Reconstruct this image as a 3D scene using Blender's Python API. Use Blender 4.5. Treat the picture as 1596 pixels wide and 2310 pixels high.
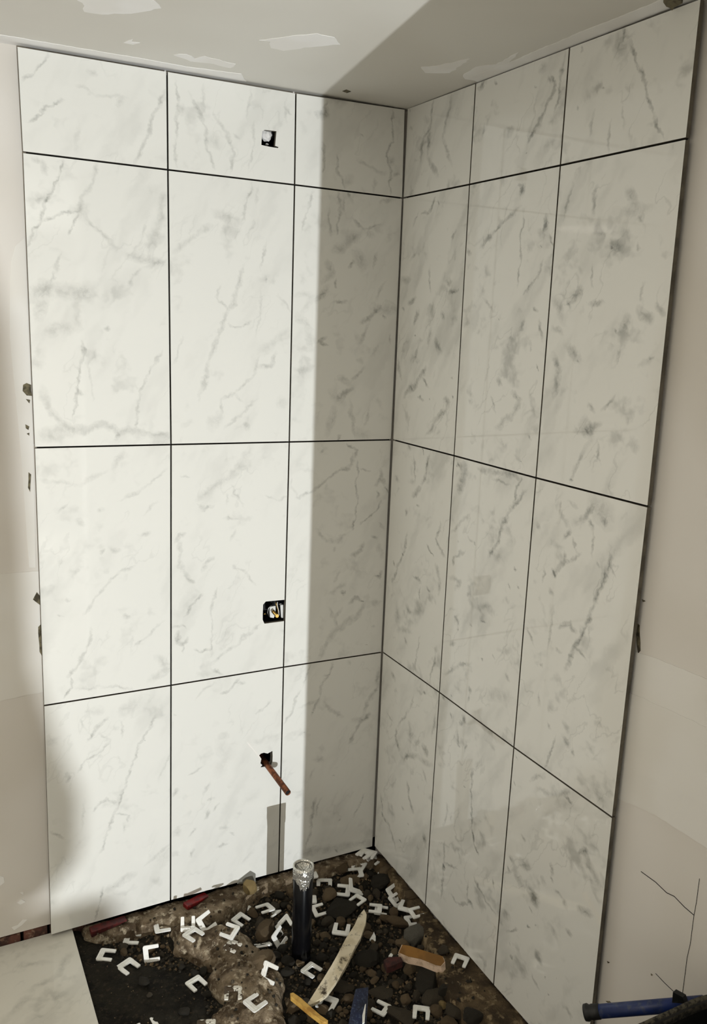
import bpy, bmesh, math, random
import numpy as np
from mathutils import Vector, Matrix
random.seed(7); np.random.seed(7)
S = bpy.context.scene
for o in list(bpy.data.objects): bpy.data.objects.remove(o)

# ------------------------------------------------------------------ camera (measured from the tile joints)
W, H = 1596., 2310.
ZO = 1.222
CAMC = np.array([-1148.51, -1991.49, 298.93])
RC = np.array([[0.888468, -0.457395, 0.037606], [-0.059375, -0.195811, -0.978843], [0.455081, 0.867438, -0.201129]])
F, CX, CY = 1951.51, 801.79, 1128.48
CAM = CAMC/1000. + np.array([0, 0, ZO])
cd = bpy.data.cameras.new('camera'); co = bpy.data.objects.new('camera', cd); S.collection.objects.link(co)
cd.sensor_fit = 'HORIZONTAL'; cd.sensor_width = 36; cd.lens = F*36/W
cd.shift_x = (W/2-CX)/W; cd.shift_y = (CY-H/2)/W
cd.clip_start = .01; cd.clip_end = 50
m = Matrix.Identity(4)
for i in range(3):
    m[i][0] = RC[0][i]; m[i][1] = -RC[1][i]; m[i][2] = -RC[2][i]; m[i][3] = CAM[i]
co.matrix_world = m
S.camera = co

# ------------------------------------------------------------------ world, lamps, exposure
wd = bpy.data.worlds.new('world'); S.world = wd; wd.use_nodes = True
wd.node_tree.nodes['Background'].inputs[0].default_value = (.9, .85, .75, 1)
wd.node_tree.nodes['Background'].inputs[1].default_value = 0.0
vs = S.view_settings
vs.view_transform = 'Standard'; vs.look = 'None'; vs.gamma = 1; vs.use_curve_mapping = False
vs.exposure = -0.28
S.cycles.max_bounces = 4; S.cycles.diffuse_bounces = 3; S.cycles.glossy_bounces = 2; S.cycles.transmission_bounces = 2; S.cycles.caustics_reflective = False; S.cycles.caustics_refractive = False
LAMP = Vector((-.972, -4.30, .272))          # small work light standing on the floor behind the camera
def area(name, loc, target, size, power, col, shape='DISK'):
    l = bpy.data.lights.new(name, 'AREA'); l.shape = shape; l.size = size; l.energy = power; l.color = col
    o = bpy.data.objects.new(name, l); S.collection.objects.link(o); o.location = loc
    o.rotation_euler = (Vector(target)-Vector(loc)).to_track_quat('-Z', 'Y').to_euler()
    return o
area('work_light_beam', LAMP, (-.6, 0, .95), .022, 150, (.93, .975, 1))
area('fill_light', (-1.80, -1.35, 2.0), (-1.80, -1.35, 0), .30, 8, (1, .92, .80))  # added warm fill that lifts the shaded walls, no known source

# ------------------------------------------------------------------ helpers: pixels of the photograph to points in the room
def ray(x, y):
    d = np.array([(x-CX)/F, (y-CY)/F, 1.]); return d @ RC
def onA(x, y, Y=0.): d = ray(x, y); return CAM+d*((Y-CAM[1])/d[1])
def onB(x, y, X=0.): d = ray(x, y); return CAM+d*((X-CAM[0])/d[0])
def onZ(x, y, Z=0.): d = ray(x, y); return CAM+d*((Z-CAM[2])/d[2])
def atD(x, y, D): return CAM+ray(x, y)*D
def kids(o): return [c for c in bpy.data.objects if c.parent == o]
COL = S.collection
def tag(o, label=None, cat=None, group=None, kind=None):
    if label: o['label'] = label
    if cat: o['category'] = cat
    if group: o['group'] = group
    if kind: o['kind'] = kind
    return o
def empty(name, loc=(0, 0, 0), rot=(0, 0, 0)):
    o = bpy.data.objects.new(name, None); COL.objects.link(o); o.location = loc; o.rotation_euler = rot
    o.empty_display_size = .02
    return o
def mobj(name, me, mats, parent=None, loc=None, smooth=False):
    o = bpy.data.objects.new(name, me); COL.objects.link(o)
    if not isinstance(mats, (list, tuple)): mats = [mats]
    if not me.materials:
        for q in mats: me.materials.append(q)
    if parent: o.parent = parent
    if loc is not None: o.location = loc
    if smooth:
        for p in me.polygons: p.use_smooth = True
    return o
def bm_mesh(bm, name='mesh'):
    bmesh.ops.recalc_face_normals(bm, faces=bm.faces)
    me = bpy.data.meshes.new(name); bm.to_mesh(me); bm.free(); return me
def add_box(bm, lo, hi, mat_index=0, M=None):
    lo, hi = Vector(lo), Vector(hi)
    r = bmesh.ops.create_cube(bm, size=1)
    for v in r['verts']:
        v.co = Vector([lo[i]+(v.co[i]+.5)*(hi[i]-lo[i]) for i in range(3)])
        if M is not None: v.co = M @ v.co
    for f in {f for v in r['verts'] for f in v.link_faces}: f.material_index = mat_index
    return r['verts']
def box_mesh(lo, hi, bevel=0., name='mesh'):
    bm = bmesh.new(); add_box(bm, lo, hi)
    if bevel: bmesh.ops.bevel(bm, geom=bm.edges[:], offset=bevel, segments=2, affect='EDGES', profile=.6)
    return bm_mesh(bm, name)
def loft(bm, rings, caps=True):
    """rings: list of lists of points, equal length, closed"""
    vr = [[bm.verts.new(p) for p in r] for r in rings]
    n = len(vr[0])
    for a, b in zip(vr[:-1], vr[1:]):
        for i in range(n): bm.faces.new((a[i], a[(i+1) % n], b[(i+1) % n], b[i]))
    if caps:
        bm.faces.new(vr[0][::-1]); bm.faces.new(vr[-1])
    return vr
def tube(bm, pts, r, n=12, caps=True):
    pts = [Vector(p) for p in pts]; rings = []
    for i, p in enumerate(pts):
        t = (pts[min(i+1, len(pts)-1)]-pts[max(i-1, 0)]).normalized()
        a = t.orthogonal().normalized() if i == 0 else (a-t*a.dot(t)).normalized()
        b = t.cross(a); rr = r[i] if isinstance(r, (list, tuple)) else r
        rings.append([p+(a*math.cos(2*math.pi*k/n)+b*math.sin(2*math.pi*k/n))*rr for k in range(n)])
    return loft(bm, rings, caps)
def fill_prism(outer, holes, z0, z1, front_mat=0, side_mat=1, name='mesh'):
    """polygon with holes in XY, front face at z1, back at z0"""
    bm = bmesh.new(); loops = []
    for lp in [outer]+list(holes):
        vs_ = [bm.verts.new((p[0], p[1], z1)) for p in lp]
        for i in range(len(vs_)): bm.edges.new((vs_[i], vs_[(i+1) % len(vs_)]))
    bmesh.ops.triangle_fill(bm, use_beauty=True, edges=bm.edges[:])
    front = bm.faces[:]
    for f in front:
        f.normal_update()
        if f.normal.z < 0: f.normal_flip()
    ex = bmesh.ops.extrude_face_region(bm, geom=front)
    nf = {g for g in ex['geom'] if isinstance(g, bmesh.types.BMFace)}
    for g in ex['geom']:
        if isinstance(g, bmesh.types.BMVert): g.co.z = z0
    bm.normal_update()
    for f in bm.faces:
        zs = [v.co.z for v in f.verts]
        f.material_index = front_mat if min(zs) > z1-1e-7 else side_mat
    bmesh.ops.recalc_face_normals(bm, faces=bm.faces)
    me = bpy.data.meshes.new(name); bm.to_mesh(me); bm.free(); return me
# plane frames: local X along the wall, Y up, Z out of the wall
MA = Matrix(((1, 0, 0, 0), (0, 0, -1, 0), (0, 1, 0, 0), (0, 0, 0, 1)))       # wall_left faces -y
MB = Matrix(((0, 0, -1, 0), (-1, 0, 0, 0), (0, 1, 0, 0), (0, 0, 0, 1)))      # wall_right faces -x, local X = -y
def frame(Mx, loc): return Matrix.Translation(Vector(loc)) @ Mx

# numpy value noise
def _h(ix, iy, s):
    n = (ix*374761393+iy*668265263+s*974634777) & 0xffffffff
    n = ((n ^ (n >> 13))*1274126177) & 0xffffffff
    return ((n ^ (n >> 16)) & 0xffff)/65535.
def vnoise(x, y, s=0):
    x = np.asarray(x, float); y = np.asarray(y, float)
    ix = np.floor(x).astype(np.int64); iy = np.floor(y).astype(np.int64); fx = x-ix; fy = y-iy
    fx = fx*fx*(3-2*fx); fy = fy*fy*(3-2*fy)
    a = _h(ix, iy, s); b = _h(ix+1, iy, s); c = _h(ix, iy+1, s); d = _h(ix+1, iy+1, s)
    return (a*(1-fx)+b*fx)*(1-fy)+(c*(1-fx)+d*fx)*fy
def fbm(x, y, s=0, oc=4):
    t = 0; a = .5; k = 1
    for i in range(oc): t = t+a*(vnoise(x*k, y*k, s+i)-.5); a *= .5; k *= 2.03
    return t
def sdist(x, y, poly):
    """signed distance to polygon, positive inside"""
    x = np.asarray(x, float); y = np.asarray(y, float); d = np.full(x.shape, 1e9); ins = np.zeros(x.shape, bool)
    n = len(poly)
    for i in range(n):
        ax, ay = poly[i]; bx, by = poly[(i+1) % n]; ex, ey = bx-ax, by-ay
        t = np.clip(((x-ax)*ex+(y-ay)*ey)/(ex*ex+ey*ey+1e-12), 0, 1)
        d = np.minimum(d, np.hypot(x-ax-t*ex, y-ay-t*ey))
        if abs(ey) > 1e-12:
            c = ((ay > y) != (by > y)) & (x < ex*(y-ay)/ey+ax); ins ^= c
    return np.where(ins, d, -d)
def sstep(a, b, x): t = np.clip((x-a)/(b-a), 0, 1); return t*t*(3-2*t)

# ------------------------------------------------------------------ materials
def lin(c): return tuple(((v/255.)/12.92 if v/255. <= .04045 else ((v/255.+.055)/1.055)**2.4) for v in c)+(1,)
class NT:
    def __init__(s, name):
        s.m = bpy.data.materials.new(name); s.m.use_nodes = True; s.t = s.m.node_tree
        s.b = s.t.nodes['Principled BSDF']
    def n(s, typ, ins=None, **kw):
        q = s.t.nodes.new(typ)
        for k, v in kw.items(): setattr(q, k, v)
        for k, v in (ins or {}).items():
            if isinstance(v, bpy.types.NodeSocket): s.t.links.new(v, q.inputs[k])
            else: q.inputs[k].default_value = v
        return q
    def math(s, op, a, b=0., c=0., clamp=False):
        return s.n('ShaderNodeMath', {0: a, 1: b, 2: c}, operation=op, use_clamp=clamp).outputs[0]
    def noise(s, vec, scale, detail=4, rough=.55, dist=0., out='Fac'):
        return s.n('ShaderNodeTexNoise', {'Vector': vec, 'Scale': scale, 'Detail': detail, 'Roughness': rough, 'Distortion': dist}).outputs[out]
    def rmap(s, v, a, b, c=0., d=1.):
        return s.n('ShaderNodeMapRange', {0: v, 1: a, 2: b, 3: c, 4: d}, interpolation_type='SMOOTHSTEP').outputs[0]
    def mix(s, f, a, b):
        q = s.n('ShaderNodeMix', {0: f}, data_type='RGBA')
        for i, v in ((6, a), (7, b)):
            if isinstance(v, bpy.types.NodeSocket): s.t.links.new(v, q.inputs[i])
            else: q.inputs[i].default_value = v
        return q.outputs[2]
    def set(s, k, v):
        if isinstance(v, bpy.types.NodeSocket): s.t.links.new(v, s.b.inputs[k])
        else: s.b.inputs[k].default_value = v
    def obj(s): return s.n('ShaderNodeTexCoord').outputs['Object']
    def bump(s, h, st, dist=.01):
        q = s.n('ShaderNodeBump', {'Strength': st, 'Distance': dist, 'Height': h}); s.set('Normal', q.outputs[0])
def simple(name, c, rough=.6, metal=0., c2=None, nscale=20, lo=.4, hi=.62, bump=None, detail=5, c3=None, n3=60, spec=.5):
    t = NT(name); v = t.obj()
    if c2:
        f = t.rmap(t.noise(v, nscale, detail), lo, hi); col = t.mix(f, lin(c), lin(c2))
        if c3:
            f = t.rmap(t.noise(v, n3, 6, .65), .52, .66); col = t.mix(f, col, lin(c3))
        t.set('Base Color', col)
    else: t.set('Base Color', lin(c))
    t.set('Roughness', rough); t.set('Metallic', metal); t.set('Specular IOR Level', spec)
    if bump: t.bump(t.noise(v, bump[0], 6, .6), bump[1], bump[2] if len(bump) > 2 else .004)
    return t.m
M_dry = simple('drywall_paint', (226, 221, 214), .85, c2=(219, 213, 204), nscale=3, detail=1)
M_comp = simple('joint_compound', (245, 243, 240), .75, c2=(240, 237, 232), nscale=9, detail=1)
M_comp2 = simple('compound_and_lit_strip', (232, 229, 223), .8, c2=(227, 223, 215), nscale=5, detail=1)
M_ceil = simple('ceiling_paint', (225, 222, 214), .8, c2=(219, 215, 206), nscale=2.5, detail=1)
M_room = simple('room_paint', (218, 210, 196), .85)
M_mort = simple('thinset_mortar', (34, 32, 30), .95, c2=(24, 23, 21), nscale=30, bump=(50, .6))
M_body = simple('tile_body', (108, 101, 88), .7, c2=(82, 77, 66), nscale=25)
M_dark = simple('cavity_black', (10, 10, 11), .8)
M_tear = simple('torn_drywall_paper', (120, 112, 88), .95, c2=(70, 64, 50), nscale=70, bump=(120, .8))
M_soil = simple('damp_soil', (38, 35, 28), .97, c2=(24, 22, 18), nscale=22, c3=(52, 46, 36), n3=90, bump=(140, .8, .006), spec=.2)
M_conc = simple('rough_concrete', (140, 124, 102), .95, c2=(84, 70, 54), nscale=24, c3=(188, 174, 150), n3=55, bump=(75, 1., .012), spec=.2)
M_concB = simple('brown_concrete', (98, 83, 62), .95, c2=(60, 50, 38), nscale=16, c3=(140, 122, 94), n3=40, bump=(80, .9, .006), spec=.2)
M_slab = simple('cement_floor', (128, 122, 112), .9, c2=(104, 98, 88), nscale=6, bump=(60, .3))
M_clip = simple('white_plastic', (245, 244, 239), .42, c2=(228, 226, 216), nscale=70, lo=.5, hi=.72)
M_clipd = simple('muddy_white_plastic', (228, 224, 212), .6, c2=(74, 58, 38), nscale=85, lo=.50, hi=.56)
M_red = simple('red_plastic', (128, 22, 24), .42, c2=(86, 14, 16), nscale=60)
M_redd = simple('dusty_red_plastic', (92, 26, 24), .55, c2=(56, 18, 16), nscale=60)
M_abs = simple('black_abs_plastic', (10, 10, 12), .22, c2=(20, 20, 22), nscale=40, lo=.6, hi=.75, spec=.28)
M_cu = simple('aged_copper', (138, 84, 54), .42, .75, c2=(86, 50, 32), nscale=60, lo=.42, hi=.6)
M_brass = simple('brass', (188, 152, 84), .28, 1.)
M_steel = simple('galvanised_steel', (190, 190, 188), .35, 1.)
M_stick = simple('dry_pale_wood', (222, 210, 184), .75, c2=(204, 190, 160), nscale=25, c3=(60, 48, 34), n3=34)
M_yel = simple('yellow_pine', (214, 172, 88), .65, c2=(176, 130, 58), nscale=40)
M_blue = simple('scratched_navy_plastic', (11, 18, 42), .35, c2=(15, 25, 55), nscale=30, c3=(60, 70, 92), n3=200)
M_tubeb = simple('blue_plastic_tube', (26, 46, 104), .45, c2=(20, 38, 84), nscale=25, c3=(58, 66, 92), n3=60)
M_rub = simple('black_rubber', (16, 17, 17), .6, c2=(40, 40, 36), nscale=40, lo=.55, hi=.7)
M_tub = simple('black_muddy_plastic', (14, 14, 14), .5, c2=(20, 20, 19), nscale=20)
M_mud = simple('dried_mud', (84, 79, 66), .95, c2=(28, 26, 22), nscale=140, lo=.40, hi=.62, bump=(90, .8))
M_gyp = simple('gypsum_core', (226, 200, 176), .9, c2=(196, 168, 142), nscale=60, bump=(120, .7))
M_paper = simple('brown_paper', (142, 100, 44), .85, c2=(120, 84, 38), nscale=20)
M_brick = simple('old_red_brick', (112, 72, 60), .95, c2=(70, 48, 40), nscale=30, c3=(140, 110, 92), n3=60, bump=(80, .8))
M_brickd = simple('dark_brick', (74, 34, 30), .9, c2=(48, 24, 21), nscale=50, bump=(90, .6))
M_card = simple('cardboard', (168, 130, 88), .85)
M_bag = simple('shadow_bag_canvas', (60, 64, 70), .9, c2=(48, 50, 56), nscale=40)
M_flute = simple('tile_shard_grey', (120, 118, 110), .45)
M_rock = [simple('stone_%s' % n, c, .92, c2=c2, nscale=45, c3=c3, n3=90, bump=(110, .7, .004), spec=.25) for n, c, c2, c3 in (
    ('dark_grey', (78, 70, 58), (52, 47, 39), (104, 94, 78)), ('brown', (104, 88, 66), (70, 58, 44), (132, 115, 90)),
    ('tan', (124, 106, 82), (92, 78, 60), (150, 134, 108)), ('black', (52, 48, 41), (34, 32, 27), (74, 68, 58)),
    ('grey', (112, 108, 98), (80, 77, 69), (150, 146, 134)), ('ochre', (168, 142, 88), (110, 92, 60), (190, 178, 150)))]
# clear crinkled tape over the stub pipe
t = NT('clear_tape'); t.set('Base Color', lin((214, 212, 204))); t.set('Roughness', .12); t.set('Transmission Weight', .1)
t.set('Metallic', .8); t.bump(t.noise(t.obj(), 90, 3), .9, .006); M_tape = t.m
# glowing lens of the work light
def emit(name, c, s):
    t = NT(name); t.set('Base Color', (1, 1, 1, 1)); t.set('Emission Color', c); t.set('Emission Strength', s); return t.m
M_led = emit('lamp_lens', (1, .97, .9, 1), 4.); M_led.cycles.emission_sampling = "NONE"

# ------------------------------------------------------------------ marble tiles
A = {(3, 0): (37, 103), (3, 1): (50, 343), (3, 2): (77, 1010), (3, 3): (98, 1592), (3, 4): (114, 2110), (2, 0): (377, 160), (2, 1): (379, 383), (2, 2): (386, 1003), (2, 3): (386, 1546), (2, 4): (385, 2032), (1, 0): (668, 209), (1, 1): (665, 417), (1, 2): (653, 997), (1, 3): (640, 1505), (1, 4): (629, 1968), (0, 0): (915, 246), (0, 1): (909, 447), (0, 2): (887, 992), (0, 3): (864, 1471), (0, 4): (845, 1909)}
B = {(1, 0): (1074, 187), (1, 1): (1060, 416), (1, 2): (1025, 1028), (1, 3): (992, 1562), (1, 4): (960, 2042), (2, 0): (1286, 106), (2, 1): (1265, 373), (2, 2): (1210, 1078), (2, 3): (1160, 1686), (2, 4): (1114, 2222), (3, 1): (1550, 312), (3, 2): (1463, 1143), (3, 3): (1383, 1845), (3, 0): (1583.8, -5.4), (3, 4): (1318.6, 2452.7), (0, 0): (915, 246), (0, 1): (909, 447), (0, 2): (887, 992), (0, 3): (864, 1471), (0, 4): (845, 1909)}
CORNER = [A[(0, r)] for r in range(5)]
def corner_x(y):
    return float(np.interp(y, [p[1] for p in CORNER], [p[0] for p in CORNER]))
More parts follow.
